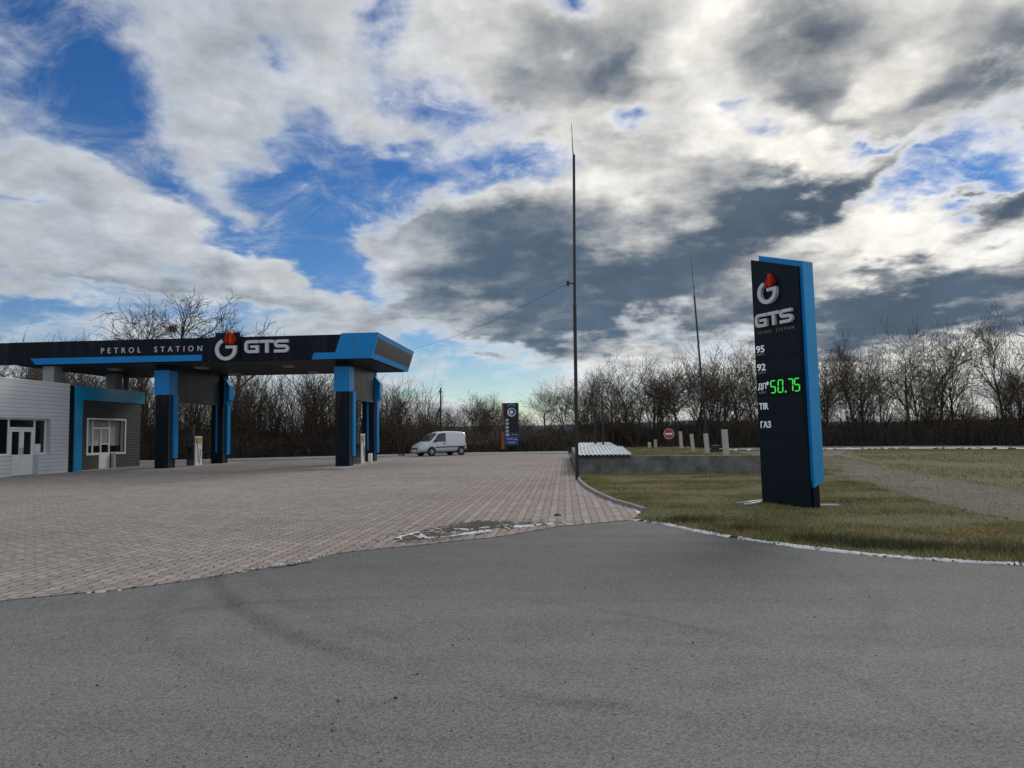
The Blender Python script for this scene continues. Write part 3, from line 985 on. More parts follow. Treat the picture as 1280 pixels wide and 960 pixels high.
def bank():
    nx, ny = 60, 60
    rs = np.random.RandomState(4)
    vs, fs = [], []
    for i in range(nx + 1):
        u = i / nx
        for j in range(ny + 1):
            v = j / ny
            x = WX0 + 0.15 + u * 10.8
            y0 = WY0 + (WY1 - WY0) * min(1.0, (x - WX0) / (WX1 - WX0)) + 0.15
            y = y0 + v * (51.0 - y0)
            z = WZ - 0.04
            sx_ = min(1, max(0, (x - (6.9 + 0.02 * (y - 28))) / 3.0))
            z *= 1 - sx_ * sx_ * (3 - 2 * sx_)
            if x > WX1 - 0.12:
                z *= min(1.0, (y - y0) / 2.2)
                z -= 0.02 if j == 0 else 0.0
            e = min(1, max(0, (y - 44) / 7.0))
            z *= 1 - e * e * (3 - 2 * e)
            z += rs.uniform(-0.015, 0.015) - 0.012
            vs.append((x, y, z))
    for i in range(nx):
        for j in range(ny):
            a = i * (ny + 1) + j
            fs.append((a, a + ny + 1, a + ny + 2, a + 1))
    o = np_mesh('grass_bank', np.array(vs), np.array(fs), LAWN)
    o['kind'] = 'structure'
    return np.array(vs)


BANK_V = bank()

mb = MB()
mb.prism_xy([(WX0, WY0), (WX1, WY1), (WX1 + 0.05, WY1 + 0.24), (WX0 + 0.24, WY0 + 0.24), (WX0 + 0.24, 46.0), (WX0, 46.0)], -0.1, WZ)
tag(mb.build('retaining_wall', CONC, bevel=0.012), 'low dark concrete retaining wall holding up the grass bank', 'wall')

# ------------------------------------------------------------------ grass blades


def inside(poly, x, y):
    P = np.array(poly)
    res = np.zeros(len(x), bool)
    j = len(P) - 1
    for i in range(len(P)):
        c = ((P[i, 1] > y) != (P[j, 1] > y)) & (x < (P[j, 0] - P[i, 0]) * (y - P[i, 1]) / (P[j, 1] - P[i, 1] + 1e-12) + P[i, 0])
        res ^= c
        j = i
    return res


def blades(name, x, y, z, h, w, label, seed, m=BLADE):
    rs = np.random.RandomState(seed)
    n = len(x)
    a = rs.uniform(0, 2 * PI, n)
    hh = h * rs.uniform(0.4, 1.3, n)
    ln = rs.normal(0, 0.45, (n, 2)) * hh[:, None]
    ww = w * rs.uniform(0.6, 1.3, n)
    b0 = np.c_[x - np.cos(a) * ww, y - np.sin(a) * ww, z]
    b1 = np.c_[x + np.cos(a) * ww, y + np.sin(a) * ww, z]
    t = np.c_[x + ln[:, 0], y + ln[:, 1], z + hh]
    V = np.stack([b0, b1, t], 1).reshape(-1, 3)
    F = np.arange(3 * n).reshape(-1, 3)
    o = np_mesh(name, V, F, m)
    return tag(o, label, 'grass', kind='stuff')


def patchy(x, y, seed, sc):
    rs = np.random.RandomState(seed)
    v = np.zeros(len(x))
    for k in range(7):
        f = sc * rs.uniform(0.5, 2.4)
        a = rs.uniform(0, 2 * PI)
        v += np.sin(f * (x * np.cos(a) + y * np.sin(a)) + rs.uniform(0, 6)) / 7 * 2
    return v


rs = np.random.RandomState(8)
n = 520000
x, y = rs.uniform(0.4, 12.5, n), rs.uniform(7.2, 28.5, n)
ok = inside(LAWN_POLY, x, y)
pv = patchy(x, y, 3, 1.6)
dens = np.clip(0.55 + 0.45 * pv, 0.32, 1.0) * np.clip(1.25 - (y - 9) / 26, 0.4, 1.0)
dens *= np.where((x > 6.2) & (y < 11.2) & (x - 6.2 < 3) , 0.35, 1.0)
ok &= rs.rand(n) < dens
x, y, pv = x[ok], y[ok], pv[ok]
h = 0.045 + 0.035 * np.clip(pv, -0.6, 1)
h = h * np.where((y < 11.5) & (x < 5.5), 1.25, 1.0)
blades('grass', x, y, np.full(len(x), 0.02), h, 0.0045, 'short olive winter grass on the lawn by the price sign', 1)
# bank grass
n = 60000
x, y = rs.uniform(0.7, 10.5, n), rs.uniform(28, 47, n)
ybase = WY0 + (WY1 - WY0) * np.minimum(1.0, (x - WX0) / (WX1 - WX0)) + 0.25
ok = (y > ybase) & ~((x < 2.6) & (y < 31.5)) & (rs.rand(n) < np.clip(0.6 + 0.5 * patchy(x, y, 9, 1.2), 0.1, 1))
x, y = x[ok], y[ok]
iz = BANK_V.reshape(61, 61, 3)
ui = np.clip(((x - WX0 - 0.15) / 10.8 * 60).round().astype(int), 0, 60)
vi = np.clip(((y - ybase[ok]) / (51 - ybase[ok]) * 60).round().astype(int), 0, 60)
z = iz[ui, vi, 2]
blades('grass', x, y, z - 0.01, np.full(len(x), 0.075), 0.010, 'short yellowish grass on the bank behind the wall', 2)
# verge between the dirt track and the far road
n = 170000
x, y = rs.uniform(9, 45, n), rs.uniform(9, 58, n)
VERGE = [(11.3, 17.6), (11.7, 21.5), (12.6, 26.3), (14.2, 33.7), (17.9, 47.0), (22.2, 57.0), (27.5, 56.2), (32, 51.5), (42, 38), (36, 20), (24, 10), (14.5, 14.4)]
ok = inside(VERGE, x, y) & (rs.rand(n) < np.clip(0.55 + 0.6 * patchy(x, y, 12, 0.6), 0.05, 1))
x, y = x[ok], y[ok]
blades('grass', x, y, np.full(len(x), -0.02), 0.07 + 0.05 * np.clip(patchy(x, y, 14, 0.5), 0, 1), 0.009, 'rough grass on the verge between dirt track and road', 3)
# sparse grass growing into the dirt track
n = 120000
x, y = rs.uniform(6.8, 20, n), rs.uniform(8.5, 45, n)
TRK = [(10, 8.6), (7.0, 11.8), (6.9, 14.3), (7.4, 17.2), (7.7, 19.3), (8.3, 22.0), (9.2, 27.5), (13, 40), (16.5, 45), (14.1, 33.7), (12.5, 26.3), (11.8, 21), (11.6, 18.3), (13.2, 15.7), (18, 12)]
pv = patchy(x, y, 31, 1.1)
P_ = np.array(TRK + TRK[:1])
dist = np.full(n, 9.0)
for (ax, ay), (bx_, by_) in zip(P_[:-1], P_[1:]):
    vx, vy = bx_ - ax, by_ - ay
    tt = np.clip(((x - ax) * vx + (y - ay) * vy) / (vx * vx + vy * vy), 0, 1)
    dist = np.minimum(dist, np.hypot(x - ax - tt * vx, y - ay - tt * vy))
ok = inside(TRK, x, y) & (rs.rand(n) < np.clip(0.9 * np.exp(-dist / 0.8) + np.clip(pv + 0.1, 0, 1) * 0.6, 0, 1))
x, y = x[ok], y[ok]
blades('grass', x, y, np.full(len(x), -0.005), np.full(len(x), 0.055), 0.005, 'sparse grass creeping into the dirt track', 6)
scraps('stones', [(9.0, 15.5, 1.6, 2.0, 0.3), (9.5, 20, 1.5, 3, 0), (7.3, 10.6, 1.2, 0.7, -0.5), (10, 24, 1.5, 4, 0)], 420, 0.012, 0.05, mat('track_stone', (0.20, 0.185, 0.165), 0.9, 0.3, 8), 'pale stones and clods on the dirt track', 'stones', 41, -0.002, 0.03)
scraps('dead_leaves', [(5.0, 10.2, 1.6, 0.8, -0.2), (3.0, 13.5, 1.5, 1.6, 0), (6.3, 11.5, 1.2, 1.0, 0)], 500, 0.012, 0.03, mat('dead_leaf', (0.24, 0.16, 0.085), 0.8, 0.4, 6), 'pale dead leaves scattered in the lawn', 'leaves', 42, 0.05, 0.03)
# tufts and weeds at the asphalt edge
n = 9000
cx = np.array([2.9, 3.6, 4.6, 5.3, 6.3, 2.2, 7.4, 4.1])
cy = np.array([11.6, 10.6, 9.9, 9.6, 9.3, 12.9, 9.3, 10.2])
k = rs.randint(0, 8, n)
x, y = cx[k] + rs.normal(0, 0.28, n), cy[k] + rs.normal(0, 0.16, n)
blades('grass', x, y, np.full(n, 0.02), np.full(n, 0.13), 0.004, 'longer tufts of grass at the edge of the asphalt', 4, mat('tuft_blades', (0.085, 0.088, 0.036), 0.8, 0.4, 2.0, island=0.5))

# ------------------------------------------------------------------ filling station canopy
CX0, CX1, CY0, CY1, CZ, CT = -27.7, -9.4, 34.6, 42.8, 5.43, 6.62
can = empty('station_canopy', (-18.5, 38.7, 0.0))
tag(can, 'dark navy and blue petrol station canopy on four square columns', 'canopy')
OX, OY = -18.5, 38.7


def rel(mb):
    mb.v = [(a - OX, b - OY, c) for a, b, c in mb.v]
    return mb


LEAN = 0.33
mb = MB()
mb.hexa([(CX0, CY0, CZ), (CX1, CY0, CZ), (CX1, CY1, CZ), (CX0, CY1, CZ)],
        [(CX0 - LEAN, CY0 - 0.0, CT), (CX1 + LEAN, CY0 - 0.0, CT), (CX1 + LEAN, CY1 + 0.2, CT), (CX0 - LEAN, CY1 + 0.2, CT)])
rel(mb).build('fascia', NAVY, can)
mb = MB().box(-30.6, CX0 + 0.25, CY0 - 0.012, CY0 + 0.5, 5.52, CT - 0.01)
rel(mb).build('side_wing', NAVY, can)
mb = MB()
mb.box(CX0 + 0.15, CX1 - 0.15, CY0 + 0.1, CY1 - 0.1, CZ - 0.03, CZ - 0.004)
rel(mb).build('soffit', SOFFIT, can)
# blue right hand end with its slanted cut and the lower band
mb = MB()
F0 = CY0 - 0.06
mb.prism_xz([(-12.37, CZ - 0.02), (CX1 + 0.03, CZ - 0.02), (CX1 + LEAN + 0.04, CT + 0.05), (-10.88, CT + 0.05), (-11.18, CZ + 0.30), (-12.25, CZ + 0.30)], F0, CY0 + 0.02)
xb, xt = CX1 + 0.03, CX1 + LEAN + 0.04
mb.hexa([(CX1 - 0.01, CY0 + 0.02, CZ - 0.02), (xb, CY0 + 0.02, CZ - 0.02), (xb, CY1 + 0.03, CZ - 0.02), (CX1 - 0.01, CY1 + 0.03, CZ - 0.02)],
        [(CX1 + LEAN - 0.01, CY0 + 0.02, CT + 0.05), (xt, CY0 + 0.02, CT + 0.05), (xt, CY1 + 0.23, CT + 0.05), (CX1 + LEAN - 0.01, CY1 + 0.23, CT + 0.05)])
rel(mb).build('corner_cladding', BLUE, can)


def on_right(yv, t):
    """point on the leaning right side of the canopy, t from soffit to top, a little proud."""
    return (xb + (xt - xb) * t + 0.012, yv, CZ - 0.02 + (CT - CZ + 0.07) * t)


mb = MB()
pl = [on_right(CY0 + 0.25, 0.22), on_right(CY1 - 0.05, 0.22), on_right(CY1 - 0.1 + 0.16, 0.80), on_right(CY0 + 0.25, 0.80)]
mb.add(pl + [(a - 0.02, b, c) for a, b, c in pl], [(0, 1, 2, 3), (7, 6, 5, 4), (0, 4, 5, 1), (1, 5, 6, 2), (2, 6, 7, 3), (3, 7, 4, 0)])
rel(mb).build('side_panel', mat('brown_grey_panel', (0.036, 0.035, 0.035), 0.4, 0.15, 0.8), can)
mb = MB()
mb.prism_xz([(-26.70, 5.455), (-17.97, 5.465), (-17.97, 5.765), (-27.0, 5.775)], F0, CY0 - 0.014)
rel(mb).build('blue_stripe', BLUE_D, can)
# emblem panel, emblem and letters
mb = MB()
mb.box(-17.28, -16.02, CY0 - 0.09, CY0 - 0.004, CZ - 0.01, 6.84)
rel(mb).build('emblem_panel', NAVY2, can)
e = rel(emblem_ring(-16.67, 5.98, 0.46, 0.17, CY0 - 0.24, CY0 - 0.095)).build('emblem', SILVER, can)
for dx_, k_, hh_, m_ in ((-0.07, -0.5, 0.60, RED_D), (0.10, 0.6, 0.74, RED), (0.22, 1.2, 0.58, RED_D)):
    rel(flame(-16.56 + dx_, 6.20, hh_, CY0 - 0.27 - 0.01 * k_, CY0 - 0.10, k_)).build('flame', m_, can)
for l_ in gts_letters(-15.75, -13.5, 5.78, 6.42, CY0 - 0.16, CY0 - 0.003):
    rel(l_).build('letter', SILVER, can)
for l_ in text_mb('PETROL  STATION', -23.25, -17.98, 5.95, 6.225, CY0 - 0.004, 0.05, 0.0, 1.9).islands():
    rel(l_).build('letter', SILVER, can)
# columns
for (cx_, cy_, fr) in ((-20.6, 35.95, True), (-11.15, 35.95, True), (-20.75, 42.15, False), (-11.6, 42.35, False)):
    w2 = 0.35
    mb = MB().box(cx_ - w2, cx_ + w2, cy_ - 0.35, cy_ + 0.35, 0.0, CZ - 0.03)
    c_ = rel(mb).build('column', NAVY, can)
    c_.name = 'column'
    c_.parent = can
    mb = MB()
    zt = 5.12 if fr else 4.9
    # wide blue head and the blue fin running down the right side
    if fr:
        mb.box(cx_ - w2 - 0.06, cx_ + w2 + 0.03, cy_ - 0.41, cy_ + 0.42, 3.86, zt)
    else:
        mb.prism_xz([(cx_ + w2 - 0.02, 3.6), (cx_ + w2 + 0.12, 3.6), (cx_ + w2 + 0.34, 3.9), (cx_ + w2 + 0.34, 4.75), (cx_ + w2 + 0.02, 5.15), (cx_ + w2 - 0.02, 5.15)], cy_ - 0.25, cy_ + 0.38)
    mb.box(cx_ + w2 + 0.003, cx_ + w2 + 0.12, cy_ + 0.02, cy_ + 0.40, 0.6, 3.88)
    rel(mb).build('cladding', BLUE, c_)
    mb = MB()
    mb.box(cx_ + w2 + 0.002, cx_ + w2 + 0.02, cy_ - 0.345, cy_ + 0.015, 0.0, 3.84)
    rel(mb).build('side_sheet', NAVY_SIDE, c_)
    if not fr:
        mb = MB().box(cx_ - w2 + 0.30, cx_ - w2 + 0.40, cy_ - 0.42, cy_ - 0.352, 0.75, 4.6)
        rel(mb).build('front_fin', BLUE_D, c_)
for cx_ in (-20.7, -11.35):
    mb = MB()
    for k in range(4):
        ya, yb = 36.39 + k * 1.34, 36.39 + (k + 1) * 1.34 - 0.02
        mb.box(cx_ - 0.16, cx_ + 0.16, ya, yb, 3.55, CZ - 0.035)
    rel(mb).build('beam', BEAMG, can)
for (lx, ly) in ((-23.9, 36.8), (-19.2, 36.9), (-14.5, 37.1), (-23.9, 40.8), (-19.2, 40.8), (-14.5, 40.8)):
    mb = MB().box(lx - 0.3, lx + 0.3, ly - 0.3, ly + 0.3, CZ - 0.11, CZ - 0.032)
    l_ = rel(mb).build('soffit_light', STEEL, can)
    mb = MB().box(lx - 0.26, lx + 0.26, ly - 0.26, ly + 0.26, CZ - 0.125, CZ - 0.112)
    rel(mb).build('diffuser', LAMP, l_)
# props standing on the shop roof
for (px_, py_) in ((-26.2, 33.2 + 1.9), (-26.0, 39.9)):
    mb = MB().box(px_ - 0.3, px_ + 0.3, py_ - 0.3, py_ + 0.3, 4.0, CZ - 0.03)
    rel(mb).build('roof_support', mat('prop_grey', (0.33, 0.33, 0.36), 0.6, 0.1), can)
mb = MB()
mb.box(-25.35, -25.15, 39.75, 39.95, 4.0, CZ - 0.03)
rel(mb).build('downpipe', STEEL_D, can)

# pump islands
for ix in (-20.55, -11.3):
    mb = MB()
    mb.prism_xy([(ix - 0.75, 33.9), (ix - 0.6, 33.55), (ix + 0.6, 33.55), (ix + 0.75, 33.9), (ix + 0.75, 43.6), (ix + 0.6, 43.95), (ix - 0.6, 43.95), (ix - 0.75, 43.6)], 0.0, 0.10)
    o = mb.build('pump_island', CONC_L, bevel=0.015)
    tag(o, 'low pale concrete pump island under the %s of the canopy' % ('right end' if ix > -15 else 'middle'), 'kerb')


def pump(loc, label, grey, white):
    t = empty('fuel_pump', loc)
    tag(t, label, 'fuel pump', 'fuel pumps on the islands')
    mb = MB()
    mb.box(-0.22, 0.22, -0.42, 0.42, 0.0, 0.08)
    mb.box(-0.20, 0.20, -0.40, 0.40, 0.08, 1.12)
    mb.build('cabinet', white, t, bevel=0.015)
    mb = MB().box(-0.215, 0.215, -0.52, -0.403, 0.05, 1.16)
    mb.build('front_housing', grey, t, bevel=0.01)
    mb = MB().box(-0.21, 0.21, -0.36, 0.38, 1.13, 1.62)
    h_ = mb.build('head', white, t, bevel=0.015)
    MB().box(0.211, 0.225, -0.28, 0.30, 1.22, 1.55).build('display', AMBER, h_)
    MB().box(-0.16, 0.16, -0.375, -0.362, 1.25, 1.52).build('display', GLASS, h_)
    mb = MB().box(-0.13, 0.13, -0.50, -0.38, 1.165, 2.05)
    mb.box(-0.17, 0.17, -0.52, -0.36, 2.052, 2.2)
    mb.build('hose_mast', grey, t, bevel=0.01)
    for sx_ in (-0.11, 0.0, 0.11):
        mb = MB()
        mb.tube([(sx_, -0.52, 2.1), (sx_ * 1.6, -0.60, 1.7), (sx_ * 1.9, -0.62, 0.7), (sx_ * 1.5, -0.60, 0.35), (sx_ * 1.1, -0.57, 0.55), (sx_, -0.55, 0.92)], 0.018, 6)
        hs = mb.build('hose', RUBBER, t, True)
        MB().box(sx_ - 0.03, sx_ + 0.03, -0.60, -0.525, 0.85, 1.05).build('nozzle', RUBBER, hs)
    mb = MB()
    mb.tube([(0.22, -0.3, 1.5), (0.33, -0.35, 1.0), (0.36, -0.3, 0.25), (0.30, -0.1, 0.12), (0.25, 0.1, 0.5), (0.24, 0.12, 0.9)], 0.016, 6)
    mb.build('hose', RUBBER, t, True)
    return t


pump((-20.55, 38.9, 0.1), 'grey and white fuel pump with amber display beside the middle columns', PUMP_G, WHITEP)
pump((-11.25, 39.0, 0.1), 'grey and white fuel pump between the right hand columns', mat('pump_light_grey', (0.17, 0.175, 0.185), 0.4, 0.1), WHITEP)
o = MB().box(-10.98, -10.78, 39.75, 39.98, 0.1, 0.62).build('litter_bin', WHITEPAINT, bevel=0.02)
tag(o, 'small white bin standing behind the right hand fuel pump', 'bin')

# ------------------------------------------------------------------ shop
SX = -24.8
shop = empty('petrol_shop', (SX, 35.0, 0.0))
tag(shop, 'single storey shop in white and dark grey siding with a blue portal', 'shop')
OX, OY = SX, 35.0
# white-clad wall in strips round its openings (front face at SX, thickness 0.3)
T = 0.3


def wall_front(ya, yb, z0, z1, holes, m, name):
    mb = MB()
    zs = sorted({z0, z1} | {z for h_ in holes for z in (h_[2], h_[3]) if z0 < z < z1})
    for za, zb in zip(zs[:-1], zs[1:]):
        cut = sorted((h_[0], h_[1]) for h_ in holes if h_[2] <= za and h_[3] >= zb)
        y_ = ya
        for h0, h1 in cut + [(yb, yb)]:
            if h0 > y_:
                mb.box(SX - T, SX, y_, h0, za, zb)
            y_ = max(y_, h1)
    return rel(mb).build(name, m, shop)


wall_front(22.0, 34.5, 0.0, 4.38, [(28.9, 33.15, 0.96, 2.66), (30.85, 32.35, 0.0, 0.96)], SIDE_W, 'wall')
wall_front(34.85, 40.62, 0.0, 3.72, [(35.95, 39.1, 0.86, 2.70), (36.9, 38.3, 0.0, 0.86)], SIDE_G, 'wall')
mb = MB()
mb.box(-33.0, SX - T - 0.001, 22.0, 34.5, 0.0, 4.3)
mb.box(-33.0, SX - T - 0.001, 34.503, 40.62, 0.0, 3.70)
rel(mb).build('rear_block', SIDE_G, shop)
mb = MB()
mb.box(SX - T - 0.02, SX + 0.02, 22.0, 34.52, 4.383, 4.44)
rel(mb).build('parapet_cap', WHITEPAINT, shop)
mb = MB()
mb.box(SX - 0.1, SX + 0.06, 34.88, 35.44, 0.0, 4.38)
mb.box(SX - 0.1, SX + 0.06, 35.442, 40.9, 3.68, 4.38)
mb.box(SX - 3.0, SX - 0.102, 40.65, 40.9, 3.68, 4.38)
rel(mb).build('portal', mat('sky_blue_cladding', (0.012, 0.34, 0.68), 0.22, 0.1, 0.6), shop)
MB()
mb = MB().box(SX - 0.12, SX - 0.02, 34.5, 34.88, 0.0, 4.36)
rel(mb).build('dark_gap_strip', NAVY, shop)  # navy strip put in for the shade of the gap beside the portal
mb = MB().box(SX - 0.02, SX + 0.03, 35.45, 40.65, 0.0, 0.06)
rel(mb).build('plinth', CONC_L, shop)

# white shop front window with double door
XR = SX - 0.22


def frame_bars(bars, x0, x1, m, name, parent):
    mb = MB()
    for i, (ya, yb, za, zb) in enumerate(bars):
        mb.box(x0 - 0.001 * (i % 3), x1 + 0.0015 * (i % 4), ya, yb, za, zb)
    return rel(mb).build(name, m, parent)


win = frame_bars([(28.9, 33.15, 2.58, 2.655), (28.9, 30.84, 0.965, 1.04), (32.36, 33.15, 0.965, 1.04), (29.6, 29.68, 1.04, 2.58), (30.76, 30.845, 1.04, 2.58),
                  (32.355, 32.44, 1.04, 2.58), (33.07, 33.148, 1.04, 2.58), (30.845, 32.355, 2.16, 2.24)], XR - 0.03, XR + 0.03, WHITEPAINT, 'window', shop)
mb = MB()
for ya, yb, za, zb in ((28.9, 29.6, 1.04, 2.58), (29.68, 30.76, 1.04, 2.58), (32.44, 33.07, 1.04, 2.58), (30.845, 32.355, 2.24, 2.58)):
    mb.box(XR - 0.015, XR - 0.005, ya, yb, za, zb)
rel(mb).build('pane', GLASS, win)
for ya, yb in ((30.87, 31.595), (31.605, 32.335)):
    d_ = frame_bars([(ya, ya + 0.13, 0.03, 2.15), (yb - 0.13, yb, 0.03, 2.15), (ya + 0.13, yb - 0.13, 2.03, 2.15), (ya + 0.13, yb - 0.13, 0.03, 0.98)], XR - 0.03, XR + 0.03, WHITEPAINT, 'door', shop)
    mb = MB().box(XR - 0.012, XR - 0.002, ya + 0.13, yb - 0.13, 0.98, 2.03)
    rel(mb).build('pane', GLASS, d_)
    hy = yb - 0.07 if ya < 31 else ya + 0.07
    mb = MB().box(XR + 0.033, XR + 0.06, hy - 0.015, hy + 0.015, 1.0, 1.3)
    rel(mb).build('handle', STEEL, d_)
# lilac-white reveals
mb = MB()
mb.box(XR + 0.032, SX + 0.012, 33.135, 33.22, 0.95, 2.67)
mb.box(XR + 0.032, SX + 0.012, 32.34, 32.42, 0.0, 0.955)
rel(mb).build('window_reveal', mat('reveal_lilac_white', (0.50, 0.50, 0.56), 0.5, 0.05), shop)
# stacked papers on the sill inside the window
mb = MB()
mb.box(XR - 0.004, XR - 0.001, 32.5, 32.85, 1.06, 1.45)
rel(mb).build('window_poster', WHITEPAINT, win)

# kiosk window with serving door
bars = [(35.85, 39.2, 2.66, 2.76), (35.85, 36.9, 0.80, 0.90), (38.3, 39.2, 0.80, 0.90), (35.85, 35.95, 0.90, 2.66), (39.1, 39.2, 0.90, 2.66)]
frame_bars(bars, SX - 0.05, SX + 0.03, WHITEPAINT, 'window_surround', shop)
win = frame_bars([(36.58, 36.68, 0.9, 2.64), (37.98, 38.08, 0.9, 2.64), (36.68, 37.98, 2.18, 2.28), (37.27, 37.35, 0.9, 2.18), (37.35, 37.98, 1.35, 1.42), (35.95, 39.1, 0.865, 0.92)],
                 XR - 0.03, XR + 0.03, WHITEPAINT, 'window', shop)
mb = MB()
mb.box(XR - 0.016, XR - 0.004, 35.95, 39.1, 0.92, 2.68)
rel(mb).build('pane', GLASS, win)
mb = MB()
for ya, yb in ((35.97, 36.56), (36.70, 37.25), (37.37, 37.96), (38.1, 38.98)):
    mb.box(XR - 0.003, XR + 0.002, ya, yb, 1.28 if ya < 37.3 or ya > 38 else 1.44, 2.17 if 36.6 < ya < 38 else 2.62)
mb.box(XR - 0.003, XR + 0.002, 36.70, 37.96, 2.30, 2.62)
rel(mb).build('blind', BLIND, win)
mb = MB().box(XR + 0.006, XR + 0.012, 36.72, 37.1, 1.30, 1.58)
rel(mb).build('notice', mat('pale_green_notice', (0.45, 0.55, 0.50), 0.6, 0.2, 8), win)
mb = MB()
mb.box(XR - 0.03, XR + 0.03, 36.9, 37.32, 0.02, 0.86)
mb.box(XR - 0.03, XR + 0.034, 37.33, 38.1, 0.02, 0.86)
rel(mb).build('door', WHITEPAINT, shop)
mb = MB()
mb.box(XR + 0.032, SX + 0.012, 38.22, 38.32, 0.0, 0.86)
mb.box(XR + 0.032, SX - 0.052, 39.02, 39.1, 0.92, 2.66)
rel(mb).build('window_reveal', MATS['reveal_lilac_white'], shop)

# ------------------------------------------------------------------ price sign by the road
ps = empty('price_sign', (4.2, 15.92, 0.0))
ps.rotation_euler = (0, -0.0125, math.atan2(-0.825, 0.565))
tag(ps, 'tall dark navy price sign with green figures on the lawn', 'price sign')
mb = MB()
mb.prism_xz([(0.0, 0.0), (1.2, 0.0), (1.2, 4.93), (0.0, 5.34)], 0.0, 0.06)
mb.build('front_panel', NAVY2, ps, bevel=0.006)
mb = MB()
mb.prism_xz([(0.17, 0.42), (1.27, 0.42), (1.27, 5.03), (0.17, 5.40)], 0.062, 0.085)
mb.prism_xz([(0.17, 0.55), (1.268, 0.55), (1.268, 5.025), (0.17, 5.395)], 0.086, 0.28)
mb.build('blue_shell', BLUE_D, ps)
mb = MB()
mb.hexa([(1.272, 0.063, 0.42), (1.28, 0.063, 0.42), (1.34, 0.29, 0.55), (1.272, 0.29, 0.55)],
        [(1.272, 0.063, 5.03), (1.28, 0.063, 5.03), (1.34, 0.29, 5.01), (1.272, 0.29, 5.01)])
mb.build('end_sheet', mat('blue_panel_lit', (0.03, 0.34, 0.72), 0.3, 0.15, 0.5), ps)  # end face: same blue painted paler, brighter daylight put into its colour
MB().box(0.03, 1.24, 0.062, 0.25, 0.0, 0.545).build('base', NAVY, ps)
zr = [3.52, 3.125, 2.725, 2.305, 1.918, 1.523]
for i in range(5):
    MB().box(0.03, 1.165, -0.012, -0.001, zr[i + 1] + 0.015, zr[i] - 0.015).build('price_panel', NAVY2 if i != 2 else mat('display_black', (0.004, 0.006, 0.008), 0.3, spec=0.12), ps)
yf = -0.001
emblem_ring(0.46, 4.52, 0.205, 0.085, -0.09, yf).build('emblem', SILVER, ps)
for dx_, k_, hh_, m_ in ((-0.03, -0.4, 0.22, RED_D), (0.03, 0.6, 0.31, RED), (0.08, 1.1, 0.23, RED_D)):
    flame(0.50 + dx_, 4.61, hh_, -0.11 - 0.004 * k_, yf, k_).build('flame', m_, ps)
for l_ in gts_letters(0.10, 1.06, 3.80, 4.09, -0.075, yf):
    l_.build('letter', SILVER, ps)
for l_ in text_mb('PETROL  STATION', 0.11, 1.04, 3.66, 3.725, yf, 0.012, 0.0, 1.5).islands():
    l_.build('letter', mat('dim_letter', (0.22, 0.24, 0.27), 0.5), ps)
yp = -0.0125
for txt, z0, z1, x1, sub in (('95', 3.262, 3.415, 0.27, 3.20), ('92', 2.87, 3.02, 0.28, 2.805), ('ДП', 2.445, 2.60, 0.27, 2.375)):
    text_mb(txt, 0.055, x1, z0, z1, yp, 0.012, 0.012).build('fuel_name', TEXTW, ps)
    text_mb('ЕВРО', 0.075, x1 - 0.01, sub, sub + 0.045, yp, 0.008, 0.0, 1.2).build('fuel_name', mat('faint_letter', (0.35, 0.37, 0.42), 0.5), ps)
text_mb('*', 0.275, 0.345, 2.545, 2.63, yp, 0.012, 0.02).build('fuel_name', TEXTW, ps)
text_mb('TIR', 0.06, 0.30, 2.035, 2.175, yp, 0.012, 0.012).build('fuel_name', TEXTW, ps)
text_mb('ГАЗ', 0.075, 0.345, 1.64, 1.785, yp, 0.012, 0.012).build('fuel_name', TEXTW, ps)
SEG = {'5': 'afgcd', '0': 'abcdef', '7': 'abc'}


def digit(mb, ch, x0, z0, w, h, th, y0, y1):
    sl_ = 0.10 * w

    def bar(ax, az_, bx, bz):
        """a segment with pointed ends."""
        L = math.hypot(bx - ax, bz - az_)
        ux, uz = (bx - ax) / L, (bz - az_) / L
        nx_, nz_ = -uz, ux
        g = th * 0.30
        pts = []
        for (tt, s_) in ((g, 0), (g + th / 2, -1), (L - g - th / 2, -1), (L - g, 0), (L - g - th / 2, 1), (g + th / 2, 1)):
            px_ = ax + ux * tt + nx_ * s_ * th / 2
            pz = az_ + uz * tt + nz_ * s_ * th / 2
            pts.append((px_ + (pz - z0) / h * sl_, pz))
        mb.prism_xz(pts, y0, y1)
    P = {'a': (0, 1, 1, 1), 'b': (1, .5, 1, 1), 'c': (1, 0, 1, .5), 'd': (0, 0, 1, 0), 'e': (0, 0, 0, .5), 'f': (0, .5, 0, 1), 'g': (0, .5, 1, .5)}
    for s_ in SEG[ch]:
        a, b, c, d_ = P[s_]
        bar(x0 + a * w, z0 + b * h, x0 + c * w, z0 + d_ * h)


for ch, x0 in (('5', 0.385), ('0', 0.575), ('7', 0.825), ('5', 0.985)):
    mb = MB()
    digit(mb, ch, x0, 2.375, 0.115, 0.255, 0.021, -0.022, yp)
    mb.build('digit', LEDG, ps)
MB().box(0.747, 0.779, -0.022, yp, 2.362, 2.394).build('decimal_point', LEDG, ps)
o = MB().box(5.0, 5.62, 15.25, 15.62, 0.0, 0.045).build('foundation_slab', KERB, bevel=0.01)
o.rotation_euler = (0, 0, 0)
tag(o, 'pale concrete slab in the grass behind the price sign', 'slab')
mb = MB().tube([(3.62, 15.75, 0.055), (4.25, 16.12, 0.07)], 0.022, 8)
tag(mb.build('conduit', PIPEB, smooth=True), 'pale blue pipe lying behind the other one at the price sign foot', 'pipe')
mb = MB().tube([(3.72, 15.52, 0.05), (4.15, 15.80, 0.06)], 0.026, 8)
tag(mb.build('conduit', mat('white_blue_pipe', (0.55, 0.66, 0.70), 0.4), smooth=True), 'whitish pipe lying nearer the lawn at the price sign foot', 'pipe')

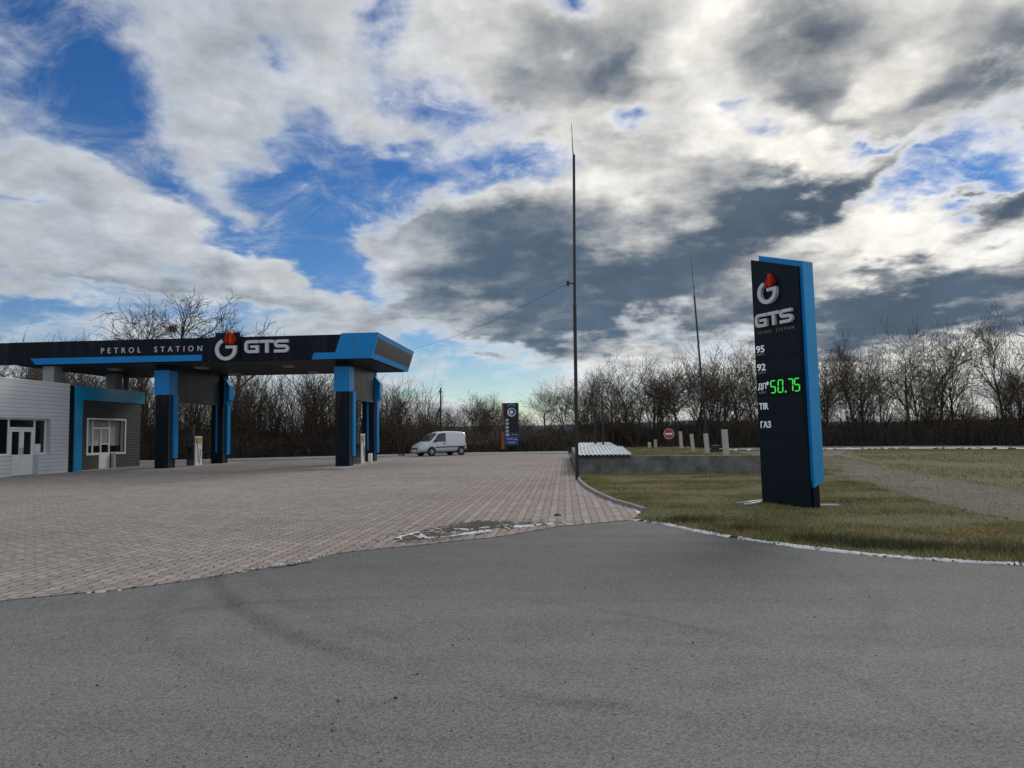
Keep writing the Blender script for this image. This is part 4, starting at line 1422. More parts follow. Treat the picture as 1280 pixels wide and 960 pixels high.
# ------------------------------------------------------------------ far price board
fb = empty('price_board', (-4.3, 59.0, 0.0), R_(-4))
tag(fb, 'far blue price board with round emblem on two black legs', 'price board')
MB().box(-0.60, 0.58, -0.08, 0.08, 0.65, 4.12).build('board', SIGNNAVY, fb)
MB().box(-0.78, -0.603, -0.10, 0.10, 2.5, 4.14).build('side_fin', mat('rust_red_panel', (0.22, 0.07, 0.04), 0.6, 0.2), fb)
MB().box(-0.88, -0.60, -0.12, -0.085, 0.35, 1.75).build('lower_fin', ORANGE, fb)
for x_ in (-0.52, 0.42):
    MB().box(x_, x_ + 0.12, -0.06, 0.06, 0.0, 0.647).build('leg', STEEL_D, fb)
MB().box(-0.55, 0.55, -0.094, -0.082, 0.70, 1.72).build('notice_panel', SIGNBLUE, fb)
mb = MB().lathe_y([(0.36, 0.0), (0.36, -0.015)], 0.02, -0.083, 3.36, 28)
em = mb.build('emblem', WHITEPAINT, fb)
MB().lathe_y([(0.28, 0.0), (0.28, -0.012)], 0.05, -0.099, 3.38, 24).build('emblem_centre', SIGNBLUE, em)
MB().lathe_y([(0.15, 0.0), (0.15, -0.012)], 0.0, -0.112, 3.36, 20).build('emblem_dot', WHITEPAINT, em)
mb = MB()
mb.prism_xz(arc(0.0, 3.55, 0.40, 25, 155, 10) + arc(0.0, 3.55, 0.28, 155, 25, 10), -0.098, -0.083)
mb.v = [(a, b, c + 0.12) for a, b, c in mb.v]
mb.build('emblem_band', mat('faded_blue', (0.12, 0.2, 0.42), 0.5), fb)
for k in range(5):
    z_ = 2.62 - k * 0.30
    MB().box(-0.50, -0.24, -0.096, -0.083, z_, z_ + 0.2).build('fuel_plate', mat('faded_plate', (0.42, 0.46, 0.55), 0.5, 0.15), fb)
    MB().box(-0.18, 0.50, -0.094, -0.083, z_ - 0.02, z_ + 0.22).build('price_window', DARKIN, fb)
mb = MB()
for k, (a, b, z_) in enumerate(((-0.45, -0.15, 1.45), (0.0, 0.2, 1.5), (0.28, 0.48, 1.48), (-0.4, 0.1, 1.15), (0.15, 0.45, 1.1), (-0.3, 0.3, 0.85))):
    mb.box(a, b, -0.1, -0.0945, z_, z_ + 0.07)
mb.build('notice_marks', MATS['faded_plate'], fb)

# ------------------------------------------------------------------ silver van


def van():
    t = empty('parked_van', (-9.50, 55.1, 0.012), R_(180 + 41.5))
    tag(t, 'silver panel van parked at the far edge of the paving', 'van')
    # stations along x (front = +x, 0 at mid wheelbase): x, half width, sill z, belt z, top z, top half width
    ST = [(-1.93, 0.74, 0.50, 1.00, 1.60, 0.60), (-1.90, 0.80, 0.34, 1.00, 1.70, 0.66), (-1.78, 0.83, 0.27, 1.00, 1.76, 0.69), (-1.2, 0.84, 0.25, 1.02, 1.80, 0.70), (-0.4, 0.84, 0.24, 1.02, 1.815, 0.70),
          (0.25, 0.84, 0.24, 1.00, 1.80, 0.69), (0.60, 0.84, 0.24, 0.99, 1.74, 0.67), (0.95, 0.84, 0.24, 0.98, 1.52, 0.68), (1.30, 0.84, 0.24, 0.96, 1.22, 0.72), (1.52, 0.84, 0.24, 0.92, 1.05, 0.74),
          (1.85, 0.82, 0.24, 0.84, 0.95, 0.70), (2.15, 0.76, 0.25, 0.72, 0.83, 0.62), (2.33, 0.66, 0.28, 0.60, 0.70, 0.54), (2.38, 0.55, 0.34, 0.52, 0.58, 0.48)]
    vs, fs = [], []
    for (x_, w, zs, zb, zt, wt_) in ST:
        ring = [(w * 0.93, zs), (w, zs + 0.18), (w, (zs + zb) / 2 + 0.05), (w * 0.985, zb), (wt_ + (w - wt_) * 0.45, zb + (zt - zb) * 0.55), (wt_, zt - 0.10 * min(1, (zt - zb) / 0.5)), (wt_ * 0.86, zt - 0.02), (wt_ * 0.4, zt + 0.005)]
        ring = ring + [(-a, b) for a, b in ring[::-1]]
        vs += [(x_, a, b) for a, b in ring]
    m_ = 16
    for i in range(len(ST) - 1):
        for k in range(m_):
            k2 = (k + 1) % m_
            fs.append((i * m_ + k, i * m_ + k2, (i + 1) * m_ + k2, (i + 1) * m_ + k))
    fs.append(tuple(range(m_)))
    fs.append(tuple(range(len(ST) * m_ - 1, (len(ST) - 1) * m_ - 1, -1)))
    mb = MB()
    mb.add(vs, fs)
    body = mb.build('body', CARPAINT, t, True)
    sub = body.modifiers.new('smooth', 'SUBSURF')
    sub.levels = 1
    sub.render_levels = 1

    def side_y(x_, z_):
        xs = [s_[0] for s_ in ST]
        w = np.interp(x_, xs, [s_[1] for s_ in ST])
        zb = np.interp(x_, xs, [s_[3] for s_ in ST])
        zt = np.interp(x_, xs, [s_[4] for s_ in ST])
        wt_ = np.interp(x_, xs, [s_[5] for s_ in ST])
        f = min(1, max(0, (z_ - zb) / (zt - zb)))
        return (w * 0.985 + (wt_ - w * 0.985) * f) if f > 0 else w

    def side_patch(pts, s_, th=0.014):
        n_ = len(pts)
        a = [(x_, s_ * (side_y(x_, z_) + th), z_) for x_, z_ in pts]
        b = [(x_, s_ * (side_y(x_, z_) - 0.03), z_) for x_, z_ in pts]
        m2 = MB()
        m2.add(a + b, [tuple(range(n_)), tuple(range(2 * n_ - 1, n_ - 1, -1))] + [(i, (i + 1) % n_, (i + 1) % n_ + n_, i + n_) for i in range(n_)])
        return m2
    for s_ in (1, -1):
        side_patch([(0.06, 1.04), (1.16, 1.03), (0.94, 1.30), (0.66, 1.60), (0.35, 1.66), (0.06, 1.67)], s_).build('side_window', CARGLASS, t)
        side_patch([(-1.75, 0.62), (1.0, 0.60), (1.0, 0.68), (-1.75, 0.70)], s_, 0.02).build('rub_strip', TRIM, t)
        side_patch([(-1.70, 1.10), (-0.12, 1.10), (-0.12, 1.60), (-1.62, 1.60)], s_, 0.006).build('load_panel', CARPAINT, t)
        side_patch([(-0.02, 0.46), (0.0, 0.46), (0.03, 1.64), (0.01, 1.64)], s_, 0.008).build('door_gap', TRIM, t)
        side_patch([(0.12, 0.86), (0.30, 0.86), (0.30, 0.92), (0.12, 0.92)], s_, 0.03).build('door_handle', TRIM, t)
        m2 = MB().box(0.98, 1.16, s_ * 0.86 - 0.03, s_ * 0.86 + 0.16 * s_ + 0.03, 1.02, 1.17)
        m2.build('wing_mirror', TRIM, t, bevel=0.02)
        side_patch([(2.02, 0.62), (2.28, 0.60), (2.22, 0.74), (1.95, 0.82)], s_, 0.02).build('headlight', HEADL, t)
        side_patch([(-1.88, 0.95), (-1.80, 0.95), (-1.82, 1.35), (-1.88, 1.35)], s_, 0.012).build('tail_light', TAILR, t)
    # windscreen
    w0, w1 = [], []
    for x_, z_, hw in ((0.72, 1.665, 0.58), (1.02, 1.455, 0.64), (1.32, 1.215, 0.69), (1.50, 1.075, 0.71)):
        w0.append((x_ + 0.03, hw, z_ + 0.025))
        w1.append((x_ + 0.03, -hw, z_ + 0.025))
    m2 = MB()
    m2.add(w0 + w1 + [(a - 0.05, b, c - 0.05) for a, b, c in w0 + w1], [(i, i + 1, 5 + i, 4 + i) for i in range(3)] + [(8 + i, 12 + i, 13 + i, 9 + i) for i in range(3)])
    m2.build('windscreen', CARGLASS, t)
    m2 = MB()
    m2.box(2.20, 2.41, -0.62, 0.62, 0.26, 0.44)
    m2.build('front_bumper', mat('bumper_silver', (0.36, 0.38, 0.41), 0.4), t, bevel=0.04)
    m2 = MB().box(2.33, 2.415, -0.40, 0.40, 0.50, 0.60)
    m2.build('grille', TRIM, t, bevel=0.015)
    m2 = MB().box(2.405, 2.425, -0.26, 0.26, 0.33, 0.43)
    m2.build('number_plate', WHITEPAINT, t)
    m2 = MB().box(-2.02, -1.80, -0.80, 0.80, 0.28, 0.52)
    m2.build('rear_bumper', TRIM, t, bevel=0.04)
    for x_ in (1.36, -1.36):
        for s_ in (1, -1):
            m2 = MB()
            m2.lathe_y([(0.37, -0.02), (0.37, 0.02)], x_, s_ * 0.83, 0.33, 24)
            m2.build('wheel_arch', TRIM, t)
            m2 = MB()
            m2.lathe_y([(0.20, -0.09), (0.28, -0.10), (0.31, -0.06), (0.31, 0.06), (0.28, 0.10), (0.20, 0.09)], x_, s_ * 0.77 + s_ * 0.02, 0.31, 28)
            w_ = m2.build('wheel', RUBBER, t, True)
            m2 = MB()
            m2.lathe_y([(0.20, -0.02), (0.18, 0.0), (0.06, 0.015), (0.03, 0.02)] if s_ > 0 else [(0.20, 0.02), (0.18, 0.0), (0.06, -0.015), (0.03, -0.02)], x_, s_ * 0.885, 0.31, 24)
            m2.build('rim', STEEL, w_)
    t.scale = (0.97, 0.97, 1.03)
    return t


van()

# ------------------------------------------------------------------ poles, wire, posts, no-entry sign
mb = MB()
mb.tube([(0.40, 24.7, 0.0), (0.44, 24.7, 6.0)], 0.062, 10)
mb.tube([(0.44, 24.7, 6.0), (0.52, 24.7, 11.3)], 0.048, 10)
root = mb.build('mast_pole', STEEL_D, smooth=False)
tag(root, 'tall thin black mast standing at the corner of the wall', 'mast')
mb = MB().tube([(0.52, 24.7, 11.3), (0.49, 24.7, 11.4), (0.46, 24.7, 12.45)], [0.02, 0.02, 0.008], 6)
mb.build('aerial', STEEL_D, root)
mb = MB()
mb.tube([(0.45, 24.7, 6.76), (0.22, 24.72, 6.76)], 0.02, 6)
mb.box(0.17, 0.27, 24.66, 24.76, 6.68, 6.84)
mb.build('bracket', STEEL_D, root)
mb = MB()
pts = []
a, b = Vector((0.2, 24.72, 6.76)), Vector((-9.2, 42.4, 6.72))
for i in range(17):
    t_ = i / 16
    p = a.lerp(b, t_)
    p.z -= 0.28 * 4 * t_ * (1 - t_)
    pts.append(p)
mb.tube(pts, 0.007, 5)
tag(mb.build('overhead_wire', STEEL_D), 'thin black wire sagging from the mast to the canopy corner', 'wire')

mb = MB().tube([(8.72, 45.0, 0.1), (8.22, 45.0, 10.0)], [0.075, 0.05], 8)
root = mb.build('aerial_pole', STEEL_D)
tag(root, 'thin dark aerial pole leaning left behind the price sign', 'pole')
MB().tube([(8.22, 45.0, 10.0), (8.08, 45.0, 12.4)], [0.025, 0.012], 6).build('aerial', STEEL_D, root)

for (x_, y_, h_, lab) in ((1.28, 30.4, 2.55, 'shorter dark vent pipe with red cap on the corrugated cover'), (1.60, 30.2, 2.85, 'taller dark vent pipe with red cap on the corrugated cover')):
    t = MB().tube([(x_, y_, 0.66), (x_, y_, h_)], 0.045, 8).build('vent_pipe', STEEL_D)
    tag(t, lab, 'vent pipe', 'vent pipes on the tank cover')
    MB().tube([(x_, y_, h_ - 0.05), (x_, y_, h_ + 0.02), (x_, y_, h_ + 0.12)], [0.07, 0.085, 0.03], 8).build('cap', mat('vent_cap_red', (0.12, 0.03, 0.022), 0.6), t)

# corrugated tank covers


def corrugated(name, x0, x1, y0, z0, y1, z1, sk, label):
    mb = MB()
    n_ = 120
    vs, fs = [], []
    for i in range(n_ + 1):
        x_ = x0 + (x1 - x0) * i / n_
        w = 0.045 * abs(math.sin(x_ / 0.155 * PI))
        for (yy, zz, s_) in ((y0, z0, 0.0), (y1, z1, sk)):
            fx = x_ - (x_ - x0) / (x1 - x0) * s_
            vs += [(fx, yy, zz + w), (fx, yy, zz + w - 0.012)]
    for i in range(n_):
        a = i * 4
        b = a + 4
        fs += [(a, b, b + 2, a + 2), (a + 1, a + 3, b + 3, b + 1), (a, a + 1, b + 1, b), (a + 2, b + 2, b + 3, a + 3)]
    mb.add(vs, fs)
    o = mb.build(name, SLATE)
    return tag(o, label, 'roof sheet', 'corrugated tank covers')


corrugated('corrugated_cover', 0.44, 2.55, 28.02, 0.72, 29.4, 1.00, 0.25, 'whitish corrugated sheet sloping up from the wall top, nearer one')
corrugated('corrugated_cover', 0.55, 2.20, 29.45, 0.97, 30.7, 1.15, 0.3, 'whitish corrugated sheet lying higher behind the nearer one')
mb = MB()
mb.prism_xy([(0.47, 28.14), (2.5, 27.80), (2.3, 30.9), (0.6, 30.9)], WZ - 0.03, 0.715)
mb.add([(0.55, 28.3, 0.7), (2.4, 28.2, 0.7), (2.15, 30.8, 0.7), (0.62, 30.8, 0.7), (0.55, 29.4, 0.94), (2.15, 29.4, 0.94), (1.95, 30.7, 1.08), (0.62, 30.7, 1.08)],
       [(0, 1, 5, 4), (1, 2, 6, 5), (2, 3, 7, 6), (3, 0, 4, 7), (4, 5, 6, 7)])
tag(mb.build('tank_cover_base', mat('dark_timber', (0.045, 0.04, 0.036), 0.9, 0.3)), 'dark timber frame under the corrugated sheets at the wall corner', 'frame')

for (x_, y_, h_, w_, tl, lab) in ((6.55, 41.2, 0.92, 0.17, 0.05, 'leftmost of the four white posts, farthest back on the bank'), (6.0, 34.3, 0.80, 0.155, 0.08, 'second white post from the left, leaning most'),
                                  (6.08, 31.4, 0.82, 0.18, 0.06, 'third white post from the left, beside the tallest'), (6.32, 28.9, 0.98, 0.21, 0.05, 'tallest and widest white post, nearest the price sign')):
    mb = MB()
    mb.hexa([(x_ - w_ / 2, y_ - w_ / 2, 0.5), (x_ + w_ / 2, y_ - w_ / 2, 0.5), (x_ + w_ / 2, y_ + w_ / 2, 0.5), (x_ - w_ / 2, y_ + w_ / 2, 0.5)],
            [(x_ - w_ / 2 - tl, y_ - w_ / 2, 0.66 + h_), (x_ + w_ / 2 - tl, y_ - w_ / 2, 0.66 + h_), (x_ + w_ / 2 - tl, y_ + w_ / 2, 0.66 + h_), (x_ - w_ / 2 - tl, y_ + w_ / 2, 0.66 + h_)])
    tag(mb.build('white_post', POSTW, bevel=0.015), lab, 'post', 'white posts on the grass bank')
for (x_, y_, h_, m_, lab) in ((5.15, 44.5, 0.30, POSTW, 'tiny pale marker stub left of the other stub by the road sign'), (5.5, 44.4, 0.45, mat('yellowed_paint', (0.45, 0.42, 0.25), 0.7, 0.1), 'tiny yellowish marker stub left of the no entry sign')):
    tag(MB().box(x_ - 0.09, x_ + 0.09, y_ - 0.06, y_ + 0.06, 0.4, 0.66 + h_).build('marker_stub', m_, bevel=0.02), lab, 'marker', 'marker stubs on the bank')
mb = MB()
mb.box(6.55, 7.15, 33.1, 33.5, 0.55, 0.78)
mb.box(6.65, 6.95, 33.15, 33.45, 0.782, 0.95)
mb.tube([(6.6, 33.2, 0.8), (6.45, 33.1, 0.98)], 0.04, 6)
tag(mb.build('valve_box', STEEL_D, bevel=0.02), 'black valve box on the grass between two white posts', 'valve box')

ne = empty('no_entry_sign', (6.62, 46.5, 0.0))
tag(ne, 'round red no entry sign with white bar at the back of the bank', 'road sign')
MB().tube([(0, 0.03, 0.0), (0, 0.03, 1.78)], 0.035, 8).build('post', STEEL_D, ne)
d_ = MB().lathe_y([(0.33, 0.0), (0.33, -0.02)], 0, 0, 1.44, 32).build('disc', SIGNRED, ne)
MB().box(-0.22, 0.22, -0.028, -0.0205, 1.38, 1.50).build('bar', WHITEPAINT, d_)
mb = MB()
stroke(mb, arc(0, 1.44, 0.318, 0, 360, 32), 0.022, -0.0245, -0.0202)
mb.build('rim', WHITEPAINT, d_)

up = empty('utility_pole', (-10.45, 60.5, 0.0))
tag(up, 'dark wooden utility pole with a brace above the van', 'utility pole')
MB().tube([(0, 0, 0), (0.02, 0, 5.6)], [0.085, 0.06], 8).build('shaft', BARK, up)
MB().tube([(-1.1, 0, 0.2), (-0.05, 0, 3.9)], [0.07, 0.06], 8).build('brace', BARK, up)
MB().box(-0.05, 0.07, -0.5, 0.5, 5.2, 5.3).build('crossarm', BARK, up)

# ------------------------------------------------------------------ trees


def grow(segs, rnd, p, dv, L, r, lvl, maxl, P):
    nseg = 4 if lvl == 0 else 3
    pts = [p]
    dcur = dv.normalized()
    for i in range(nseg):
        t = (i + 1) / nseg
        j = P['wob'] * (0.4 if lvl == 0 else 1.0)
        dcur = (dcur + Vector((rnd.gauss(0, j), rnd.gauss(0, j), rnd.gauss(0, j * 0.6) + P['up'] * (0.25 if lvl else 0.1)))).normalized()
        pn = pts[-1] + dcur * (L / nseg)
        r0 = r * (1 - 0.62 * i / nseg)
        r1 = r * (1 - 0.62 * (i + 1) / nseg)
        segs.append((pts[-1], pn, max(r0, P['rmin']), max(r1, P['rmin']), lvl))
        pts.append(pn)
        if lvl < maxl:
            if lvl == 0 and t < P['bare']:
                continue
            nch = P['kids'][min(lvl, len(P['kids']) - 1)]
            nch = int(nch) + (1 if rnd.random() < nch - int(nch) else 0)
            for _ in range(nch):
                a = rnd.uniform(0, 2 * PI)
                sp = R_(rnd.uniform(*P['ang']))
                ref = Vector((0, 0, 1)) if abs(dcur.z) < 0.95 else Vector((1, 0, 0))
                e1 = dcur.cross(ref).normalized()
                e2 = dcur.cross(e1)
                nd = dcur * math.cos(sp) + (e1 * math.cos(a) + e2 * math.sin(a)) * math.sin(sp)
                grow(segs, rnd, pn, nd, L * rnd.uniform(*P['len']) * (1.1 - 0.35 * t * (lvl == 0)), r1 * rnd.uniform(*P.get('rk', (0.54, 0.76))), lvl + 1, maxl, P)


def segs_mesh(name, segs, m, parent, sides):
    V, F = [], []
    for (a, b, r0, r1, lvl) in segs:
        dv = (b - a).normalized()
        ref = Vector((0, 0, 1)) if abs(dv.z) < 0.9 else Vector((1, 0, 0))
        e1 = dv.cross(ref).normalized()
        e2 = dv.cross(e1)
        n_ = sides if lvl < 2 else 3
        base = len(V)
        for k in range(n_):
            c, s_ = math.cos(2 * PI * k / n_), math.sin(2 * PI * k / n_)
            o_ = e1 * c + e2 * s_
            V.append(a + o_ * r0)
            V.append(b + o_ * r1)
        for k in range(n_):
            k2 = (k + 1) % n_
            F.append((base + 2 * k, base + 2 * k2, base + 2 * k2 + 1, base + 2 * k + 1))
    return np_mesh(name, np.array([v[:] for v in V]), np.array(F), m, parent)


def make_tree(name, seed, P, stems=1):
    rnd = random.Random(seed)
    segs = []
    for s_ in range(stems):
        if stems == 1:
            p, dv = Vector((0, 0, 0)), Vector((rnd.gauss(0, 0.06), rnd.gauss(0, 0.06), 1))
        else:
            a = rnd.uniform(0, 2 * PI)
            p = Vector((math.cos(a), math.sin(a), 0)) * rnd.uniform(0.05, 0.35)
            dv = Vector((math.cos(a) * rnd.uniform(0.1, P['flare']), math.sin(a) * rnd.uniform(0.1, P['flare']), 1))
        grow(segs, rnd, p - Vector((0, 0, 0.1)), dv, P['L'] * rnd.uniform(0.8, 1.1), P['r'] * rnd.uniform(0.7, 1.0), 0, P['lv'], P)
    zmax = max(s_[1].z for s_ in segs)
    k = P['H'] / zmax
    segs = [(a * k, b * k, r0, r1, l) for a, b, r0, r1, l in segs]
    root_ = empty(name)
    segs_mesh('trunk', [s_ for s_ in segs if s_[4] == 0], BARK, root_, 7)
    segs_mesh('crown', [s_ for s_ in segs if s_[4] > 0], TWIG, root_, 5)
    return root_


TALL = dict(H=12.0, L=7.0, r=0.18, lv=4, wob=0.12, up=0.20, rmin=0.0105, bare=0.26, kids=[2.5, 1.9, 1.6, 1.25], ang=(22, 52), len=(0.50, 0.72), flare=0.3)
BUSHY = dict(H=9.0, L=5.0, r=0.10, lv=4, wob=0.12, up=0.18, rmin=0.0095, bare=0.2, kids=[1.5, 1.5, 1.25, 0.9], ang=(18, 45), len=(0.48, 0.70), flare=0.55)
SAPL = dict(H=7.5, L=6.0, r=0.055, lv=3, wob=0.07, up=0.12, rmin=0.010, bare=0.25, kids=[1.6, 1.2, 0.9], ang=(15, 38), len=(0.38, 0.58), flare=0.22)

BIG = dict(TALL, H=14.0, L=7.5, r=0.34, rk=(0.58, 0.78), bare=0.55, kids=[3.2, 2.0, 1.6, 1.2], ang=(20, 50), len=(0.42, 0.62), rmin=0.014, wob=0.16, up=0.10)
big_p = [make_tree('bare_tree', 400 + i, BIG) for i in range(3)]
tall_p = [make_tree('bare_tree', 100 + i, TALL) for i in range(5)]
bush_p = [make_tree('bare_tree', 200 + i, BUSHY, 4) for i in range(4)]
sapl_p = [make_tree('sapling', 300 + i, SAPL, 7) for i in range(4)]
used = set()


def plant(proto, h0, x_, y_, h_, rz, label, cat, group, wide=1.0, zb=0.0):
    if proto.name in used:
        o_ = copy_tree(proto)
    else:
        o_ = proto
        used.add(proto.name)
    s_ = h_ / h0
    o_.location = (x_, y_, zb)
    o_.rotation_euler = (0, 0, rz)
    o_.scale = (s_ * wide, s_ * wide, s_)
    tag(o_, label, cat, group)
    return o_


rv = random.Random(77)
G_R = 'tall bare trees beyond the far road'
G_C = 'bare trees behind the grass bank'
G_L = 'bare trees behind the canopy'
G_S = 'saplings in the thicket behind the station'
# along the far road at right: x, y, height
for i, (x_, y_, h_) in enumerate([(23.0, 70, 10.5), (25.0, 71, 11.0), (27.2, 70, 11.6), (31.4, 68, 12.6), (29.3, 73, 10.6), (33.9, 67.5, 12.0), (35.8, 69, 11.2), (37.6, 64.5, 12.6), (39.0, 62, 12.4), (41.5, 60, 12.0), (44, 62, 12.8), (21.0, 71, 9.8), (47, 55, 12), (30.3, 76, 10), (35, 74, 10)]):
    plant(tall_p[i % 5], 12.0, x_, y_, h_, rv.uniform(0, 6.28), 'tall bare tree in the row beyond the far road, right of the price sign', 'tree', G_R, rv.uniform(0.8, 1.0))
for i in range(16):
    x_ = 20 + i * 1.75 + rv.uniform(-0.6, 0.6)
    y_ = 72 - max(0, x_ - 30) * 0.75 + rv.uniform(-1, 2)
    plant(bush_p[i % 4], 9.0, x_, y_, rv.uniform(6.5, 9.0), rv.uniform(0, 6.28), 'lower bare bushy tree between the tall trees beyond the far road', 'tree', 'bushy trees beyond the far road', 0.9)
# behind the bank in the middle
for i, (x_, y_, h_) in enumerate([(-1.6, 66, 6.6), (0.2, 67, 7.2), (2.2, 66, 7.6), (4.4, 67, 8.4), (6.6, 68, 9.4), (8.6, 69, 9.6), (10.6, 69, 9.0), (12.4, 69, 9.8), (14.2, 69, 10.4), (16.2, 70, 10.0), (18.4, 70, 10.4), (9.6, 72, 8.5), (13.2, 73, 9), (3.4, 71, 7.4)]):
    plant(bush_p[i % 4] if i % 3 else tall_p[(i + 2) % 5], 9.0 if i % 3 else 12.0, x_, y_, h_, rv.uniform(0, 6.28), 'bare spreading tree behind the bank, between mast and price sign', 'tree', G_C, 1.15)
# small trees far behind the van and price board
for i, (x_, y_, h_) in enumerate([(-11.4, 71, 5.2), (-9.6, 72, 6.3), (-8.2, 73, 6.0), (-6.6, 72, 5.8), (-13.2, 70, 5.0), (-5.6, 74, 4.6), (-4.2, 70, 4.2), (-10.4, 67, 4.6), (-7.2, 67, 4.4)]):
    plant(bush_p[(i + 1) % 4], 9.0, x_, y_, h_, rv.uniform(0, 6.28), 'small bare tree on the skyline between canopy and far price board', 'tree', 'small bare trees on the skyline behind the van', 1.2)
# the big crown above the canopy
big = [plant(big_p[0], 14.0, -34.0, 60.0, 14.6, 1.0, 'biggest bare crown above the canopy, with a dark mistletoe ball', 'tree', None, 1.15),
       plant(big_p[1], 14.0, -37.4, 61.5, 14.0, 2.2, 'leftmost bare crown above the canopy lettering', 'tree', None, 1.15),
       plant(big_p[2], 14.0, -28.9, 61.0, 14.1, 2.6, 'bare crown right above the canopy emblem', 'tree', None, 1.15)]
mb = MB()
rm = random.Random(6)
for i in range(420):
    v = Vector((rm.gauss(0, 1), rm.gauss(0, 1), rm.gauss(0, 1))).normalized() * 0.42 * rm.random() ** 0.4
    a = Vector((rm.gauss(0, 1), rm.gauss(0, 1), rm.gauss(0, 1))).normalized() * 0.09
    b = Vector((rm.gauss(0, 1), rm.gauss(0, 1), rm.gauss(0, 1))).normalized() * 0.06
    mb.add([v - a, v + b, v + a], [(0, 1, 2)])
mo = mb.build('mistletoe', MISTLE, fix=False)
mo.location = (-33.6, 59.6, 11.1)
tag(mo, 'dark round mistletoe clump high in the bare crown above the canopy', 'mistletoe')
for i, (x_, y_, h_) in enumerate([(-51.5, 58, 10.6), (-48.5, 60, 11.3), (-45.5, 58, 11.4), (-43.0, 60, 11.6), (-40.6, 60, 11.0), (-54.5, 57, 10.6), (-57, 55, 10.0)]):
    plant(bush_p[i % 4], 9.0, x_, y_, h_, rv.uniform(0, 6.28), 'bare tree top showing just above the left end of the canopy', 'tree', G_L, 1.0)
# thicket of saplings behind the station
k = 0
for i in range(58):
    x_ = -50 + i * 0.67 + rv.uniform(-0.5, 0.5)
    yk = float(np.interp(x_, [-60, -34, -23.9, -16.7, -11.4], [40, 46, 49.4, 51.9, 55.0]))
    y_ = yk + rv.uniform(1.8, 8.0)
    h_ = rv.uniform(6.2, 8.2) if x_ < -15 else rv.uniform(5.4, 6.8)
    plant(sapl_p[k % 4], 7.5, x_, y_, h_, rv.uniform(0, 6.28), 'thin bare sapling clump in the thicket behind the station', 'sapling', G_S, rv.uniform(0.9, 1.2))
    k += 1

# undergrowth: dense dry stems and dead leaves


def undergrowth(name, path, depth, h0, h1, nst, nlf, seed, label):
    rs_ = np.random.RandomState(seed)
    P = np.array(path, float)
    seg = np.hypot(*np.diff(P, axis=0).T)
    cum = np.r_[0, np.cumsum(seg)]

    def place(n_):
        s_ = rs_.uniform(0, cum[-1], n_)
        X, Y = np.interp(s_, cum, P[:, 0]), np.interp(s_, cum, P[:, 1])
        X = X + rs_.normal(0, 0.3, n_)
        D = rs_.rand(n_) ** 1.2 * depth
        hm = 0.92 + 0.20 * np.sin(s_ * 0.55 + 1) * np.sin(s_ * 0.23) + 0.10 * np.sin(s_ * 1.7)
        return X + 0.1 * D, Y + D, (h0 + (h1 - h0) * D / depth) * hm
    X, Y, Hh = place(nst)
    Hh = Hh * rs_.uniform(0.45, 1.15, nst) * np.where(rs_.rand(nst) < 0.14, rs_.uniform(1.2, 1.9, nst), 1.0)
    lean = rs_.normal(0, 0.28, (nst, 2)) * Hh[:, None]
    a = rs_.uniform(0, PI, nst)
    w = rs_.uniform(0.006, 0.018, nst)
    b0 = np.c_[X - np.cos(a) * w, Y - np.sin(a) * w, np.zeros(nst)]
    b1 = np.c_[X + np.cos(a) * w, Y + np.sin(a) * w, np.zeros(nst)]
    t1 = np.c_[X + lean[:, 0] + np.cos(a) * w * .4, Y + lean[:, 1] + np.sin(a) * w * .4, Hh]
    t0 = np.c_[X + lean[:, 0] - np.cos(a) * w * .4, Y + lean[:, 1] - np.sin(a) * w * .4, Hh]
    V1 = np.stack([b0, b1, t1, t0], 1).reshape(-1, 3)
    X, Y, Hh = place(nlf)
    c = np.c_[X, Y, Hh * rs_.rand(nlf) ** 1.2 * 0.9]
    u_ = rs_.normal(0, 1, (nlf, 3))
    u_ /= np.linalg.norm(u_, axis=1)[:, None]
    v_ = np.cross(u_, rs_.normal(0, 1, (nlf, 3)))
    v_ /= np.linalg.norm(v_, axis=1)[:, None]
    s_ = rs_.uniform(0.025, 0.075, nlf)[:, None]
    L_ = rs_.uniform(1.0, 4.5, nlf)[:, None]
    V2 = np.stack([c - u_ * s_ * L_, c + v_ * s_ * 0.5, c + u_ * s_ * L_, c - v_ * s_ * 0.5], 1).reshape(-1, 3)
    V = np.vstack([V1, V2])
    F = np.arange(len(V)).reshape(-1, 4)
    o_ = np_mesh(name, V, F, BRUSH)
    return tag(o_, label, 'undergrowth', kind='stuff')


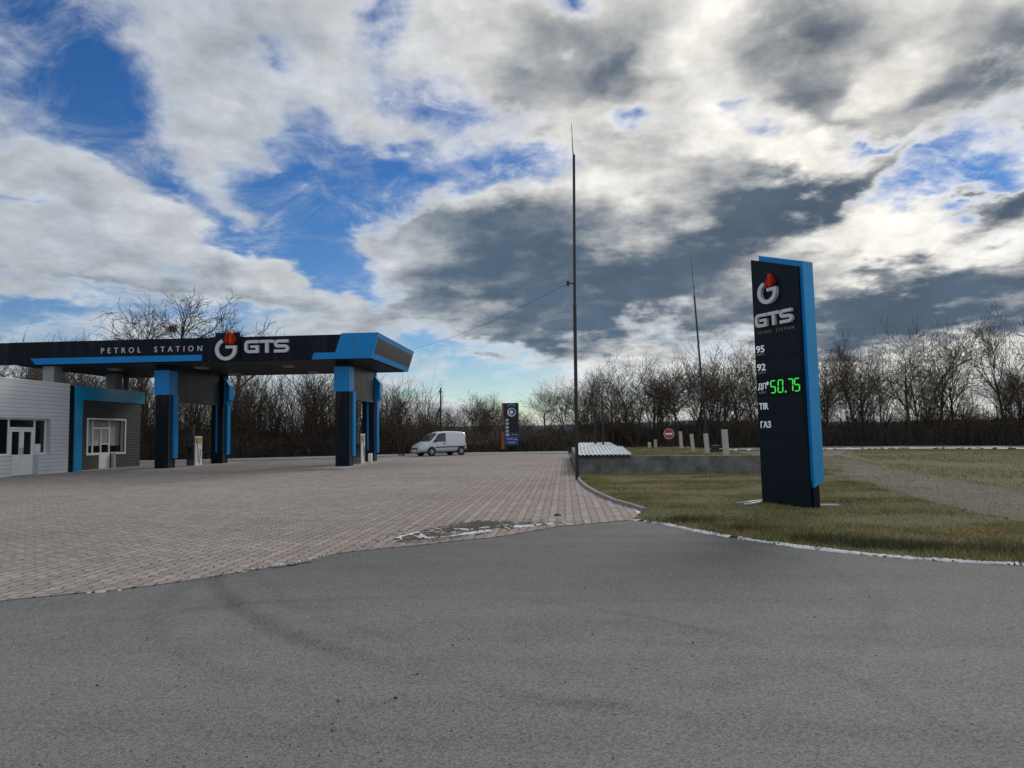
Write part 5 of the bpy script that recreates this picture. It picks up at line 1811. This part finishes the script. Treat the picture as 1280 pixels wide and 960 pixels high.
undergrowth('undergrowth', [(-60, 41.2), (-34, 47.2), (-23.9, 50.6), (-16.7, 54.2), (-12.0, 57.6)], 9.0, 1.6, 4.6, 26000, 60000, 1, 'dense brown undergrowth along the kerb behind the station')
undergrowth('undergrowth', [(-13.5, 57.8), (-5.5, 59.9), (0.2, 60.5), (4, 67.5)], 8.0, 1.5, 2.3, 16000, 44000, 2, 'dense brown brush behind the van and far price board')
undergrowth('undergrowth', [(2, 67.2), (8, 68.3), (24, 69.8), (33.5, 66.8), (43, 59.5), (56, 45)], 8.0, 2.0, 3.6, 34000, 80000, 3, 'dark brown brush along the far side of the road')
undergrowth('undergrowth', [(2.5, 50.5), (7, 51), (9, 51.5)], 3.0, 0.3, 0.7, 900, 1500, 4, 'low dry weeds at the back of the grass bank')
undergrowth('undergrowth', [(33.5, 50.5), (37, 45)], 2.0, 0.5, 1.0, 700, 1500, 5, 'reddish low brambles on the verge at the right edge')

# ground rising behind the thickets and far wooded hills


def ridge(name, path, zfun, depth, m, seg=80):
    P = np.array(path, float)
    sg = np.hypot(*np.diff(P, axis=0).T)
    cum = np.r_[0, np.cumsum(sg)]
    s_ = np.linspace(0, cum[-1], seg)
    X, Y = np.interp(s_, cum, P[:, 0]), np.interp(s_, cum, P[:, 1])
    vs, fs = [], []
    prof = [(0.0, 0.0), (0.25, 0.55), (0.5, 0.85), (0.75, 0.97), (1.0, 1.0), (1.4, 0.6)]
    for i in range(seg):
        for a, b in prof:
            vs.append((X[i] + 0.12 * a * depth, Y[i] + a * depth, -0.05 + b * zfun(s_[i])))
    n_ = len(prof)
    for i in range(seg - 1):
        for k_ in range(n_ - 1):
            a = i * n_ + k_
            fs.append((a, a + n_, a + n_ + 1, a + 1))
    o_ = np_mesh(name, np.array(vs), np.array(fs), m)
    o_['kind'] = 'structure'
    return o_


ridge('embankment', [(-80, 44), (-60, 43.5), (-34, 50), (-23.9, 54), (-16.7, 57), (-11.4, 60), (-4, 62), (1, 64.5), (4, 68), (9, 70.5), (24, 72.5), (34, 69.5), (44, 62), (58, 47), (80, 30)],
      lambda s_: float(np.interp(s_, [0, 62, 74, 84, 100, 112, 170], [2.3, 2.3, 1.4, 1.1, 1.4, 2.0, 2.2])) + 0.2 * math.sin(s_ * 0.31) + 0.12 * math.sin(s_ * 0.83 + 1), 10.0, LITTER)
ridge('hills', [(-1800, 900), (-700, 1100), (-200, 1150), (150, 1050), (320, 900), (700, 800), (1600, 600)], lambda s_: 15.0 + 4.5 * math.sin(s_ * 0.0042) + 2.0 * math.sin(s_ * 0.013) + 0.7 * math.sin(s_ * 0.05), 350.0, HILLM, 200)
